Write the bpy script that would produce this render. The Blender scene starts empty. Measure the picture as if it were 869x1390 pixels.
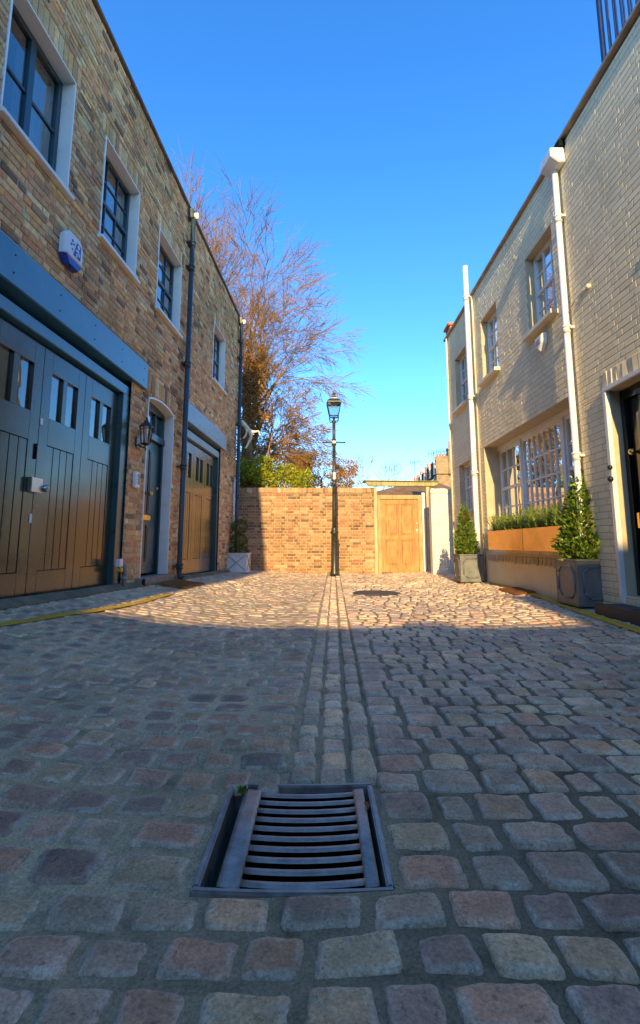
import bpy, bmesh, math, random
from mathutils import Vector, Matrix, noise
random.seed(7)
R = random.random
U = random.uniform
PI = math.pi
scene = bpy.context.scene
COL = scene.collection

# ------------------------------------------------------------------ materials
def new_mat(name):
    m = bpy.data.materials.new(name)
    m.use_nodes = True
    nt = m.node_tree
    for n in list(nt.nodes):
        nt.nodes.remove(n)
    out = nt.nodes.new('ShaderNodeOutputMaterial')
    b = nt.nodes.new('ShaderNodeBsdfPrincipled')
    nt.links.new(b.outputs[0], out.inputs[0])
    return m, nt, b, out

def N(nt, kind, **kw):
    n = nt.nodes.new('ShaderNode' + kind)
    for k, v in kw.items():
        setattr(n, k, v)
    return n

def coords(nt, scale=(1, 1, 1)):
    tc = N(nt, 'TexCoord')
    mp = N(nt, 'Mapping')
    mp.inputs['Scale'].default_value = scale
    nt.links.new(tc.outputs['Object'], mp.inputs[0])
    return mp.outputs[0]

def noise_tex(nt, vec, scale, detail=4, rough=0.6):
    n = N(nt, 'TexNoise')
    n.inputs['Scale'].default_value = scale
    n.inputs['Detail'].default_value = detail
    n.inputs['Roughness'].default_value = rough
    nt.links.new(vec, n.inputs['Vector'])
    return n

def ramp(nt, fac, stops):
    r = N(nt, 'ValToRGB')
    el = r.color_ramp.elements
    while len(el) < len(stops):
        el.new(0.5)
    for e, (p, c) in zip(el, stops):
        e.position = p
        e.color = (c[0], c[1], c[2], 1) if not isinstance(c, (int, float)) else (c, c, c, 1)
    nt.links.new(fac, r.inputs[0])
    return r.outputs[0]

def mixc(nt, a, b, fac, mode='MIX'):
    m = N(nt, 'Mix', data_type='RGBA', blend_type=mode)
    for sock, v in ((m.inputs[6], a), (m.inputs[7], b), (m.inputs[0], fac)):
        if hasattr(v, 'is_output'):
            nt.links.new(v, sock)
        elif isinstance(v, (int, float)):
            sock.default_value = v
        else:
            sock.default_value = (v[0], v[1], v[2], 1)
    return m.outputs[2]

def bump(nt, b, height, strength=0.4, dist=0.005):
    n = N(nt, 'Bump')
    n.inputs['Strength'].default_value = strength
    n.inputs['Distance'].default_value = dist
    nt.links.new(height, n.inputs['Height'])
    nt.links.new(n.outputs[0], b.inputs['Normal'])

def surf(name, col, rough=0.5, spec=0.5, metal=0.0, var=0.25, nscale=6, bstr=0.15, bscale=60, bdist=0.003,
         stretch=(1, 1, 1), dirt=None, dirt_amt=0.5, coat=0.0, attr=False, rvar=0.12, stain=None):
    """general weathered surface: base colour with two-scale mottling, roughness variation, fine bump"""
    m, nt, b, out = new_mat(name)
    v = coords(nt, stretch)
    n1 = noise_tex(nt, v, nscale, 5)
    n2 = noise_tex(nt, v, bscale, 3)
    if attr:
        a = N(nt, 'Attribute', attribute_name='Col')
        base = mixc(nt, a.outputs['Color'], col, 1.0, 'MULTIPLY')
    else:
        base = None
    lo = [c * (1 - var) for c in col]
    hi = [min(1, c * (1 + var)) for c in col]
    if attr:
        f = ramp(nt, n1.outputs[0], [(0.3, 1 - var), (0.7, 1 + var * 0.6)])
        c = mixc(nt, base, f, 1.0, 'MULTIPLY')
    else:
        c = ramp(nt, n1.outputs[0], [(0.3, lo), (0.7, hi)])
    if dirt is not None:
        n3 = noise_tex(nt, v, nscale * 0.6, 6, 0.7)
        f = ramp(nt, n3.outputs[0], [(0.45, 0), (0.75, dirt_amt)])
        c = mixc(nt, c, dirt, f)
    if stain is not None:
        n6 = noise_tex(nt, coords(nt, (1, 1, 0.55)), stain[0], 6, 0.62)
        c = mixc(nt, c, ramp(nt, n6.outputs[0], [(0.33, stain[1]), (0.5, 0.98), (0.7, stain[2])]), 1.0, 'MULTIPLY')
    nt.links.new(c, b.inputs['Base Color'])
    rr = ramp(nt, n1.outputs[0], [(0.3, max(0, rough - rvar)), (0.7, min(1, rough + rvar))])
    nt.links.new(rr, b.inputs['Roughness'])
    b.inputs['Metallic'].default_value = metal
    b.inputs['Specular IOR Level'].default_value = spec
    b.inputs['Coat Weight'].default_value = coat
    b.inputs['Coat Roughness'].default_value = 0.12
    if bstr > 0:
        bump(nt, b, n2.outputs[0], bstr, bdist)
    return m

def glass_mat(name, tint=(0.75, 0.8, 0.8), refl=1.0):
    m, nt, b, out = new_mat(name)
    nt.nodes.remove(b)
    v = coords(nt)
    n = noise_tex(nt, v, 2.3, 2)
    bp = N(nt, 'Bump')
    bp.inputs['Strength'].default_value = 0.12
    bp.inputs['Distance'].default_value = 0.02
    nt.links.new(n.outputs[0], bp.inputs['Height'])
    g = N(nt, 'BsdfGlossy')
    g.inputs['Roughness'].default_value = 0.01
    nt.links.new(bp.outputs[0], g.inputs['Normal'])
    t = N(nt, 'BsdfTransparent')
    t.inputs[0].default_value = (*tint, 1)
    fr = N(nt, 'Fresnel')
    fr.inputs[0].default_value = 1.52
    mt = N(nt, 'Math', operation='MULTIPLY_ADD')
    nt.links.new(fr.outputs[0], mt.inputs[0])
    mt.inputs[1].default_value = 1.3 * refl
    mt.inputs[2].default_value = 0.06 * refl
    mt.use_clamp = True
    mx = N(nt, 'MixShader')
    nt.links.new(mt.outputs[0], mx.inputs[0])
    nt.links.new(t.outputs[0], mx.inputs[1])
    nt.links.new(g.outputs[0], mx.inputs[2])
    nt.links.new(mx.outputs[0], out.inputs[0])
    return m

def leaf_mat(name, col, rough=0.42, trans=0.35):
    m, nt, b, out = new_mat(name)
    a = N(nt, 'Attribute', attribute_name='Col')
    c = mixc(nt, a.outputs['Color'], col, 1.0, 'MULTIPLY')
    nt.links.new(c, b.inputs['Base Color'])
    b.inputs['Roughness'].default_value = rough
    tr = N(nt, 'BsdfTranslucent')
    nt.links.new(c, tr.inputs[0])
    mx = N(nt, 'MixShader')
    mx.inputs[0].default_value = trans
    nt.links.new(b.outputs[0], mx.inputs[1])
    nt.links.new(tr.outputs[0], mx.inputs[2])
    nt.links.new(mx.outputs[0], out.inputs[0])
    return m

def wood_mat(name, col, dark, rough=0.65):
    m, nt, b, out = new_mat(name)
    v = coords(nt, (14, 14, 0.9))
    n1 = noise_tex(nt, v, 3.0, 6, 0.65)
    v2 = coords(nt, (1, 1, 0.5))
    n2 = noise_tex(nt, v2, 5, 4)
    c = ramp(nt, n1.outputs[0], [(0.3, dark), (0.55, col), (0.8, [min(1, x * 1.25) for x in col])])
    f = ramp(nt, n2.outputs[0], [(0.35, 0.75), (0.7, 1.15)])
    c = mixc(nt, c, f, 1.0, 'MULTIPLY')
    nt.links.new(c, b.inputs['Base Color'])
    b.inputs['Roughness'].default_value = rough
    bump(nt, b, n1.outputs[0], 0.35, 0.004)
    return m

def painted_wood(name, col, rough=0.3, spec=0.5, coat=0.0, grain=0.15, wear=None):
    m, nt, b, out = new_mat(name)
    v = coords(nt, (10, 10, 0.7))
    n1 = noise_tex(nt, v, 3.0, 5, 0.6)
    v2 = coords(nt)
    n2 = noise_tex(nt, v2, 2.5, 5)
    c = ramp(nt, n2.outputs[0], [(0.3, [x * 0.8 for x in col]), (0.7, [min(1, x * 1.2) for x in col])])
    if wear is not None:
        n3 = noise_tex(nt, v2, 18, 6, 0.75)
        f = ramp(nt, n3.outputs[0], [(0.58, 0), (0.75, 0.5)])
        c = mixc(nt, c, wear, f)
    nt.links.new(c, b.inputs['Base Color'])
    rr = ramp(nt, n2.outputs[0], [(0.3, max(0.02, rough - 0.06)), (0.7, rough + 0.08)])
    nt.links.new(rr, b.inputs['Roughness'])
    b.inputs['Specular IOR Level'].default_value = spec
    b.inputs['Coat Weight'].default_value = coat
    b.inputs['Coat Roughness'].default_value = 0.15
    bump(nt, b, n1.outputs[0], grain, 0.002)
    return m

M = {}
M['brick'] = surf('stock_brick', (1, 1, 1), 0.85, 0.25, var=0.28, nscale=22, bstr=0.7, bscale=90, bdist=0.007, attr=True, stain=(0.8, 0.62, 1.12))
M['mortar'] = surf('lime_mortar', (0.66, 0.55, 0.39), 0.95, 0.1, var=0.25, nscale=9, bstr=0.5, bscale=120)
M['wall_brick'] = surf('yard_brick', (1, 1, 1), 0.85, 0.25, var=0.3, nscale=16, bstr=0.6, bscale=80, bdist=0.006, attr=True,
                       dirt=(0.62, 0.48, 0.29), dirt_amt=0.45, stain=(1.1, 0.66, 1.18))
M['wall_mortar'] = surf('yard_mortar', (0.52, 0.41, 0.25), 0.95, 0.1, var=0.25, nscale=9, bstr=0.5, bscale=120)
M['white_brick'] = surf('painted_brick', (0.94, 0.80, 0.52), 0.85, 0.12, var=0.08, nscale=2, bstr=0.22, bscale=60, bdist=0.003, dirt=(0.50, 0.41, 0.27), dirt_amt=0.25, stain=(1.0, 0.84, 1.06), attr=True)
M['white_mortar'] = surf('painted_joint', (0.56, 0.45, 0.28), 0.6, 0.3, var=0.12, nscale=5, bstr=0.4, bscale=60)
M['pier_white'] = surf('limewash', (0.8, 0.77, 0.68), 0.7, 0.3, var=0.06, nscale=5, bstr=0.4, bscale=40, attr=True)
M['render'] = surf('painted_render', (0.80, 0.69, 0.45), 0.6, 0.35, var=0.08, nscale=3, bstr=0.3, bscale=50)
M['white'] = surf('white_gloss', (0.80, 0.78, 0.73), 0.35, 0.5, var=0.05, nscale=4, bstr=0.08, bscale=30)
M['cream'] = surf('cream_paint', (0.74, 0.66, 0.50), 0.45, 0.5, var=0.08, nscale=5, bstr=0.1, bscale=30, dirt=(0.35, 0.28, 0.18), dirt_amt=0.2)
M['sill'] = surf('sill_paint', (0.78, 0.68, 0.48), 0.5, 0.4, var=0.1, nscale=6, bstr=0.2, bscale=40, dirt=(0.4, 0.33, 0.24), dirt_amt=0.35)
M['teal'] = painted_wood('dark_green_gloss', (0.036, 0.048, 0.034), 0.21, 0.55, 0.30, 0.3, wear=(0.06, 0.068, 0.05))
M['teal_sat'] = painted_wood('dark_green_door', (0.035, 0.085, 0.085), 0.3, 0.5, 0.2, 0.12)
M['beam'] = painted_wood('blue_green_beam', (0.05, 0.19, 0.30), 0.36, 0.7, 0.3, 0.5, wear=(0.02, 0.05, 0.07))
M['beam_pale'] = painted_wood('pale_beam', (0.20, 0.29, 0.33), 0.42, 0.6, 0.2, 0.5, wear=(0.07, 0.11, 0.13))
M['frame_dark'] = painted_wood('dark_sash', (0.018, 0.045, 0.055), 0.3, 0.5, 0.2, 0.1)
M['groove'] = surf('shadow_groove', (0.008, 0.010, 0.010), 0.8, 0.1, var=0.1, bstr=0)
M['pipe_dark'] = surf('iron_pipe', (0.035, 0.055, 0.065), 0.38, 0.5, var=0.2, nscale=8, bstr=0.2, bscale=60)
M['black'] = surf('black_iron', (0.014, 0.015, 0.016), 0.35, 0.5, var=0.2, nscale=12, bstr=0.2, bscale=80)
M['lamp_iron'] = surf('lamp_iron', (0.025, 0.03, 0.028), 0.35, 0.5, var=0.3, nscale=14, bstr=0.25, bscale=60, dirt=(0.16, 0.13, 0.09), dirt_amt=0.35)
M['black_door'] = painted_wood('black_gloss', (0.006, 0.006, 0.007), 0.12, 0.5, 0.5, 0.08)
M['lead'] = surf('lead_grey', (0.17, 0.175, 0.17), 0.5, 0.5, metal=0.25, var=0.25, nscale=6, bstr=0.2, bscale=40, dirt=(0.32, 0.31, 0.28), dirt_amt=0.35)
M['planter_white'] = painted_wood('grey_white_planter', (0.62, 0.64, 0.63), 0.5, 0.4, 0.0, 0.2)
M['brass_box'] = surf('brushed_copper', (0.74, 0.52, 0.26), 0.17, 0.5, metal=1.0, var=0.18, nscale=3, bstr=0.22, bscale=5, bdist=0.012, rvar=0.06)
M['brass'] = surf('brass', (0.75, 0.50, 0.14), 0.3, 0.5, metal=1.0, var=0.15, bstr=0.0)
M['steel'] = surf('steel', (0.5, 0.5, 0.48), 0.35, 0.5, metal=1.0, var=0.2, bstr=0.05)
M['plastic_white'] = surf('white_plastic', (0.75, 0.76, 0.76), 0.4, 0.5, var=0.05, bstr=0.0)
M['plastic_grey'] = surf('grey_plastic', (0.30, 0.30, 0.29), 0.5, 0.5, var=0.1, bstr=0.0)
M['blue'] = surf('blue_plastic', (0.02, 0.06, 0.36), 0.35, 0.5, var=0.1, bstr=0.0)
M['yellow_plastic'] = surf('yellow_plastic', (0.7, 0.45, 0.03), 0.4, 0.5, var=0.1, bstr=0.0)
M['glass'] = glass_mat('window_glass', refl=1.8)
M['glass_dim'] = glass_mat('dusty_glass', (0.6, 0.62, 0.6), 1.5)
M['lamp_glass'] = glass_mat('lantern_glass', (0.85, 0.87, 0.85), 0.8)
M['curtain'] = surf('cream_curtain', (0.55, 0.52, 0.42), 0.9, 0.1, var=0.3, nscale=3, bstr=0.0, stretch=(9, 9, 0.4))
M['interior'] = surf('dim_room', (0.05, 0.045, 0.04), 0.9, 0.1, var=0.4, nscale=2, bstr=0.0)
M['room_wall'] = surf('room_wall', (0.34, 0.25, 0.15), 0.9, 0.1, var=0.6, nscale=3.0, bstr=0.0)
M['step'] = surf('stone_step', (0.33, 0.28, 0.21), 0.7, 0.3, var=0.25, nscale=8, bstr=0.4, bscale=50, dirt=(0.1, 0.09, 0.06), dirt_amt=0.5)
M['step_dark'] = surf('dark_step', (0.035, 0.035, 0.036), 0.5, 0.4, var=0.3, nscale=8, bstr=0.4, bscale=50)
M['coping'] = surf('brown_coping', (0.17, 0.12, 0.085), 0.8, 0.2, var=0.35, nscale=5, bstr=0.3, bscale=40)
M['coping_pale'] = surf('stained_coping', (0.36, 0.27, 0.19), 0.7, 0.3, var=0.3, nscale=5, bstr=0.3, bscale=40)
M['roof'] = surf('roof_slate', (0.09, 0.085, 0.085), 0.6, 0.3, var=0.3, nscale=7, bstr=0.3)
M['tile'] = surf('clay_tile', (0.22, 0.13, 0.06), 0.8, 0.2, var=0.35, nscale=4, bstr=0.4, bscale=20, bdist=0.03)
M['far_brick'] = surf('distant_brick', (0.34, 0.23, 0.12), 0.9, 0.2, var=0.3, nscale=2.5, bstr=0.2)
M['pot'] = surf('terracotta', (0.55, 0.20, 0.10), 0.8, 0.2, var=0.2, nscale=6, bstr=0.1)
M['gate'] = wood_mat('gate_timber', (0.54, 0.28, 0.09), (0.33, 0.15, 0.045))
M['gate_frame'] = wood_mat('gate_frame_timber', (0.62, 0.38, 0.17), (0.40, 0.21, 0.08))
M['post'] = wood_mat('weathered_post', (0.66, 0.52, 0.28), (0.42, 0.32, 0.16))
M['canopy'] = wood_mat('mossy_timber', (0.42, 0.38, 0.16), (0.24, 0.22, 0.09))
M['bark'] = surf('bark', (0.28, 0.15, 0.065), 0.9, 0.1, var=0.4, nscale=10, bstr=0.5, bscale=40)
M['twig'] = surf('twig', (0.33, 0.18, 0.05), 0.85, 0.1, var=0.3, nscale=4, bstr=0)
M['bay'] = leaf_mat('bay_leaf', (0.17, 0.235, 0.035), 0.32)
M['box_leaf'] = leaf_mat('topiary_leaf', (0.10, 0.14, 0.03), 0.5)
M['rosemary'] = leaf_mat('rosemary_leaf', (0.21, 0.27, 0.045), 0.5)
M['laurel'] = leaf_mat('laurel_leaf', (0.52, 0.50, 0.03), 0.4, 0.4)
M['brown_leaf'] = leaf_mat('dry_leaf', (0.38, 0.215, 0.055), 0.7, 0.3)
M['orange_leaf'] = leaf_mat('orange_leaf', (0.50, 0.27, 0.05), 0.7, 0.3)
M['soil'] = surf('soil', (0.035, 0.025, 0.018), 0.95, 0.1, var=0.4, nscale=20, bstr=0.6, bscale=60)
M['mat'] = surf('coir_mat', (0.26, 0.11, 0.035), 0.95, 0.05, var=0.35, nscale=14, bstr=0.8, bscale=160, bdist=0.01)
M['statue'] = surf('bleached_figure', (0.78, 0.70, 0.52), 0.6, 0.3, var=0.15, nscale=10, bstr=0.3, bscale=40)
M['yellow'] = surf('yellow_road_paint', (0.60, 0.37, 0.015), 0.6, 0.35, var=0.2, nscale=12, bstr=0.6, bscale=40, bdist=0.006, dirt=(0.16, 0.13, 0.08), dirt_amt=0.75)
M['iron_grate'] = surf('worn_iron', (0.30, 0.275, 0.25), 0.45, 0.5, metal=0.35, var=0.4, nscale=18, bstr=0.5, bscale=110, bdist=0.003, dirt=(0.17, 0.10, 0.05), dirt_amt=0.6)
M['pit'] = surf('pit_and_slot_shade', (0.004, 0.004, 0.004), 0.9, 0.0, var=0.1, bstr=0)
M['dead_leaf'] = surf('dead_leaf', (0.24, 0.10, 0.04), 0.7, 0.2, var=0.3, bstr=0)
M['weed'] = leaf_mat('weed_leaf', (0.12, 0.22, 0.02), 0.5)

def sett_material():
    m, nt, b, out = new_mat('granite_sett')
    v = coords(nt)
    a = N(nt, 'Attribute', attribute_name='Col')
    n1 = noise_tex(nt, v, 9, 6, 0.65)
    n2 = noise_tex(nt, v, 130, 4, 0.7)
    n3 = noise_tex(nt, v, 28, 5, 0.7)
    f = ramp(nt, n1.outputs[0], [(0.3, 0.7), (0.7, 1.25)])
    c = mixc(nt, a.outputs['Color'], f, 1.0, 'MULTIPLY')
    g = ramp(nt, n2.outputs[0], [(0.35, 0.65), (0.65, 1.3)])
    c = mixc(nt, c, g, 0.8, 'MULTIPLY')
    # pale mortar smear and lichen
    s = ramp(nt, n3.outputs[0], [(0.56, 0), (0.70, 0.55)])
    c = mixc(nt, c, (0.56, 0.51, 0.38), s)
    n4 = noise_tex(nt, v, 1.3, 5, 0.65)
    st = ramp(nt, n4.outputs[0], [(0.32, 0.74), (0.52, 1.02), (0.72, 1.2)])
    c = mixc(nt, c, st, 1.0, 'MULTIPLY')
    n5 = noise_tex(nt, v, 55, 6, 0.8)
    pit = ramp(nt, n5.outputs[0], [(0.36, 0.45), (0.46, 1.0)])
    c = mixc(nt, c, pit, 0.8, 'MULTIPLY')
    nt.links.new(c, b.inputs['Base Color'])
    rr = ramp(nt, n3.outputs[0], [(0.3, 0.36), (0.7, 0.68)])
    nt.links.new(rr, b.inputs['Roughness'])
    b.inputs['Specular IOR Level'].default_value = 0.45
    ad = N(nt, 'Math', operation='ADD')
    nt.links.new(n2.outputs[0], ad.inputs[0])
    nt.links.new(n3.outputs[0], ad.inputs[1])
    bump(nt, b, ad.outputs[0], 0.8, 0.009)
    return m
M['sett'] = sett_material()

def joint_material():
    m, nt, b, out = new_mat('gritty_joint')
    v = coords(nt)
    n1 = noise_tex(nt, v, 5, 6, 0.7)
    n2 = noise_tex(nt, v, 150, 4, 0.7)
    c = ramp(nt, n1.outputs[0], [(0.3, (0.20, 0.165, 0.09)), (0.5, (0.48, 0.37, 0.235)), (0.72, (0.30, 0.245, 0.135))])
    g = ramp(nt, n2.outputs[0], [(0.3, 0.6), (0.7, 1.35)])
    c = mixc(nt, c, g, 1.0, 'MULTIPLY')
    at = N(nt, 'Attribute', attribute_name='Col')
    c = mixc(nt, c, at.outputs['Color'], 1.0, 'MULTIPLY')
    nt.links.new(c, b.inputs['Base Color'])
    b.inputs['Roughness'].default_value = 0.85
    b.inputs['Specular IOR Level'].default_value = 0.3
    bump(nt, b, n2.outputs[0], 0.8, 0.008)
    return m
M['joint'] = joint_material()

# ------------------------------------------------------------------ mesh builder
class Frame:
    """origin, heading (radians clockwise from +Y), side: +1 outward is to the right of the heading, -1 to the left"""
    def __init__(s, o, a, sgn):
        s.o = Vector(o); s.a = a; s.sgn = sgn
    def world(s, u, n, z):
        c, k = math.cos(s.a), math.sin(s.a)
        x = s.sgn * n
        return Vector((s.o.x + c * x + k * u, s.o.y - k * x + c * u, z))

def empty(name, loc, rz=0.0):
    o = bpy.data.objects.new(name, None)
    o.empty_display_size = 0.1
    COL.objects.link(o)
    o.location = loc
    o.rotation_euler = (0, 0, rz)
    return o

def tag(o, label=None, cat=None, group=None, kind=None):
    if label: o['label'] = label
    if cat: o['category'] = cat
    if group: o['group'] = group
    if kind: o['kind'] = kind
    return o

class MB:
    """collects geometry; frame axes (u along, n outward, z up) when sgn is set, else plain xyz"""
    def __init__(s, sgn=None, off=(0, 0, 0)):
        s.v = []; s.f = []; s.c = []; s.mi = []; s.sgn = sgn; s.off = off
        s.col = (1, 1, 1); s.m = 0; s.sm = []; s.smooth = False
    def pt(s, p):
        if s.sgn is None:
            return (p[0] - s.off[0], p[1] - s.off[1], p[2] - s.off[2])
        return (s.sgn * (p[1] - s.off[1]), p[0] - s.off[0], p[2] - s.off[2])
    def add(s, pts, faces, raw=False):
        k = len(s.v)
        for p in pts:
            s.v.append(tuple(p) if raw else s.pt(p)); s.c.append(s.col)
        for f in faces:
            s.f.append(tuple(k + i for i in f)); s.mi.append(s.m); s.sm.append(s.smooth)
        return k
    def box(s, a0, a1, b0, b1, c0, c1):
        p = [(a, b, c) for a in (a0, a1) for b in (b0, b1) for c in (c0, c1)]
        s.add(p, [(0, 1, 3, 2), (4, 6, 7, 5), (0, 4, 5, 1), (2, 3, 7, 6), (0, 2, 6, 4), (1, 5, 7, 3)])
    def quad(s, *p):
        s.add(p, [tuple(range(len(p)))])
    def prism(s, poly, axis, h0, h1):
        """poly in two axes, extruded along the given axis (0,1,2)"""
        n = len(poly)
        def mk(q, h):
            q = list(q); q.insert(axis, h); return tuple(q)
        pts = [mk(q, h0) for q in poly] + [mk(q, h1) for q in poly]
        fs = [tuple(range(n - 1, -1, -1)), tuple(range(n, 2 * n))]
        fs += [(i, (i + 1) % n, n + (i + 1) % n, n + i) for i in range(n)]
        s.add(pts, fs)
    def tube(s, path, rad, seg=8, cap=True):
        """path: points in builder axes; rad: number or list"""
        P = [Vector(p) for p in path]
        n = len(P)
        if isinstance(rad, (int, float)): rad = [rad] * n
        k = len(s.v); sm = s.smooth; s.smooth = True
        ref = None
        for i in range(n):
            t = (P[min(i + 1, n - 1)] - P[max(i - 1, 0)])
            if t.length < 1e-9: t = Vector((0, 0, 1))
            t.normalize()
            if ref is None:
                ref = Vector((1, 0, 0)) if abs(t.x) < 0.9 else Vector((0, 1, 0))
            x = (ref - t * ref.dot(t))
            if x.length < 1e-6: x = t.orthogonal()
            x.normalize(); y = t.cross(x); ref = x
            for j in range(seg):
                a = 2 * PI * j / seg
                s.v.append(s.pt(P[i] + (x * math.cos(a) + y * math.sin(a)) * rad[i])); s.c.append(s.col)
        for i in range(n - 1):
            for j in range(seg):
                a = k + i * seg + j; b = k + i * seg + (j + 1) % seg
                s.f.append((a, b, b + seg, a + seg)); s.mi.append(s.m); s.sm.append(True)
        if cap:
            s.f.append(tuple(k + j for j in range(seg - 1, -1, -1))); s.mi.append(s.m); s.sm.append(False)
            s.f.append(tuple(k + (n - 1) * seg + j for j in range(seg))); s.mi.append(s.m); s.sm.append(False)
        s.smooth = sm
    def lathe(s, prof, cx, cy, seg=16, rot=0.0):
        """profile [(r,z)] about a vertical axis at cx,cy"""
        k = len(s.v)
        for r, z in prof:
            for j in range(seg):
                a = 2 * PI * j / seg + rot
                s.v.append(s.pt((cx + r * math.cos(a), cy + r * math.sin(a), z))); s.c.append(s.col)
        n = len(prof)
        for i in range(n - 1):
            for j in range(seg):
                a = k + i * seg + j; b = k + i * seg + (j + 1) % seg
                s.f.append((a, b, b + seg, a + seg)); s.mi.append(s.m); s.sm.append(s.smooth)
        s.f.append(tuple(k + j for j in range(seg - 1, -1, -1))); s.mi.append(s.m); s.sm.append(False)
        s.f.append(tuple(k + (n - 1) * seg + j for j in range(seg))); s.mi.append(s.m); s.sm.append(False)
    def ball(s, c, r, seg=10, rings=6, sc=(1, 1, 1)):
        k = len(s.v)
        for i in range(rings + 1):
            th = PI * i / rings
            for j in range(seg):
                a = 2 * PI * j / seg
                s.v.append(s.pt((c[0] + r * sc[0] * math.sin(th) * math.cos(a), c[1] + r * sc[1] * math.sin(th) * math.sin(a), c[2] + r * sc[2] * math.cos(th)))); s.c.append(s.col)
        for i in range(rings):
            for j in range(seg):
                a = k + i * seg + j; b = k + i * seg + (j + 1) % seg
                s.f.append((a, b, b + seg, a + seg)); s.mi.append(s.m); s.sm.append(True)
    def build_each(s, name, mats, parent=None, **kw):
        """every loose piece becomes an object of its own with the same name"""
        par = list(range(len(s.v)))
        def root(i):
            while par[i] != i:
                par[i] = par[par[i]]; i = par[i]
            return i
        for f in s.f:
            for i in f[1:]: par[root(i)] = root(f[0])
        groups = {}
        for fi, f in enumerate(s.f): groups.setdefault(root(f[0]), []).append(fi)
        out = []
        for fl in groups.values():
            q = MB(); ids = {}
            for fi in fl:
                for i in s.f[fi]:
                    if i not in ids: ids[i] = len(q.v); q.v.append(s.v[i]); q.c.append(s.c[i])
                q.f.append(tuple(ids[i] for i in s.f[fi])); q.mi.append(s.mi[fi]); q.sm.append(s.sm[fi])
            out.append(q.build(name, mats, parent, **kw))
        return out
    def build(s, name, mats, parent=None, bevel=0.0, recalc=True, loc=None, bseg=2):
        me = bpy.data.meshes.new(name)
        me.from_pydata(s.v, [], s.f)
        if not isinstance(mats, (list, tuple)): mats = [mats]
        for m in mats: me.materials.append(m)
        me.polygons.foreach_set('material_index', s.mi)
        me.polygons.foreach_set('use_smooth', s.sm)
        ca = me.color_attributes.new('Col', 'FLOAT_COLOR', 'POINT')
        fl = []
        for c in s.c: fl += (c[0], c[1], c[2], 1.0)
        ca.data.foreach_set('color', fl)
        if recalc or bevel > 0:
            bm = bmesh.new(); bm.from_mesh(me)
            if recalc: bmesh.ops.recalc_face_normals(bm, faces=bm.faces)
            if bevel > 0:
                es = [e for e in bm.edges if e.is_manifold and e.calc_face_angle(0) > 0.5]
                bmesh.ops.bevel(bm, geom=es, offset=bevel, segments=bseg, affect='EDGES', clamp_overlap=True)
            bm.to_mesh(me); bm.free()
        me.update()
        o = bpy.data.objects.new(name, me)
        COL.objects.link(o)
        if parent is not None: o.parent = parent
        if loc is not None: o.location = loc
        return o

# ------------------------------------------------------------------ place: walls, ground
EYE = 0.74
A_L = math.atan(32.5 / 646.0)
A_R = math.atan(3.5 / 646.0)
FL = Frame((-2.0933, 11.6, 0), A_L, +1)      # left facade, u runs towards the far end, n towards the street
FR = Frame((3.0732, 11.6, 0), A_R, -1)
END_Y = 12.48

def wall_dist(x, y):
    """distance to the street from left wall and from right wall"""
    dl = (x + 2.0933) * math.cos(A_L) - (y - 11.6) * math.sin(A_L)
    dr = (3.0732 - x) * math.cos(A_R) + (y - 11.6) * math.sin(A_R)
    return dl, dr

def gz(x, y):
    dl, dr = wall_dist(x, y)
    t = max(0.0, min(1.0, (2.0 - dl) / 2.0))
    rise = 0.27 - 0.019 * max(0, min(11.5, y - 3.7))
    z = rise * t ** 1.6
    t = max(0.0, min(1.0, (1.6 - dr) / 1.6))
    z += 0.075 * t ** 1.5
    z += 0.010 * noise.noise(Vector((x * 0.9, y * 0.9, 3.1))) + 0.006 * noise.noise(Vector((x * 2.7, y * 2.7, 9.0)))
    # shallow dish towards the drain
    d = math.hypot(x + 0.05, y - 1.4)
    z -= 0.012 * math.exp(-(d / 0.5) ** 2)
    return z

# ---- ground beyond
mb = MB()
mb.box(-400, 400, -400, 700, -3, -0.12)
g = mb.build('ground', surf('earth', (0.12, 0.11, 0.06), 0.95, 0.1, var=0.4, nscale=0.3, bstr=0.3, bscale=5))
tag(g, 'bare earth and grass ground beyond the mews', 'ground', kind='structure')

# ---- cobbled road: joint sheet + individual setts in one mesh
DR = (-0.285, 0.165, 1.145, 1.625)        # hole for the drain
def chan_x(y): return 0.045 + 0.0285 * (y - 1.6)
MAN = (0.86, 7.45, 0.36)

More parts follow.
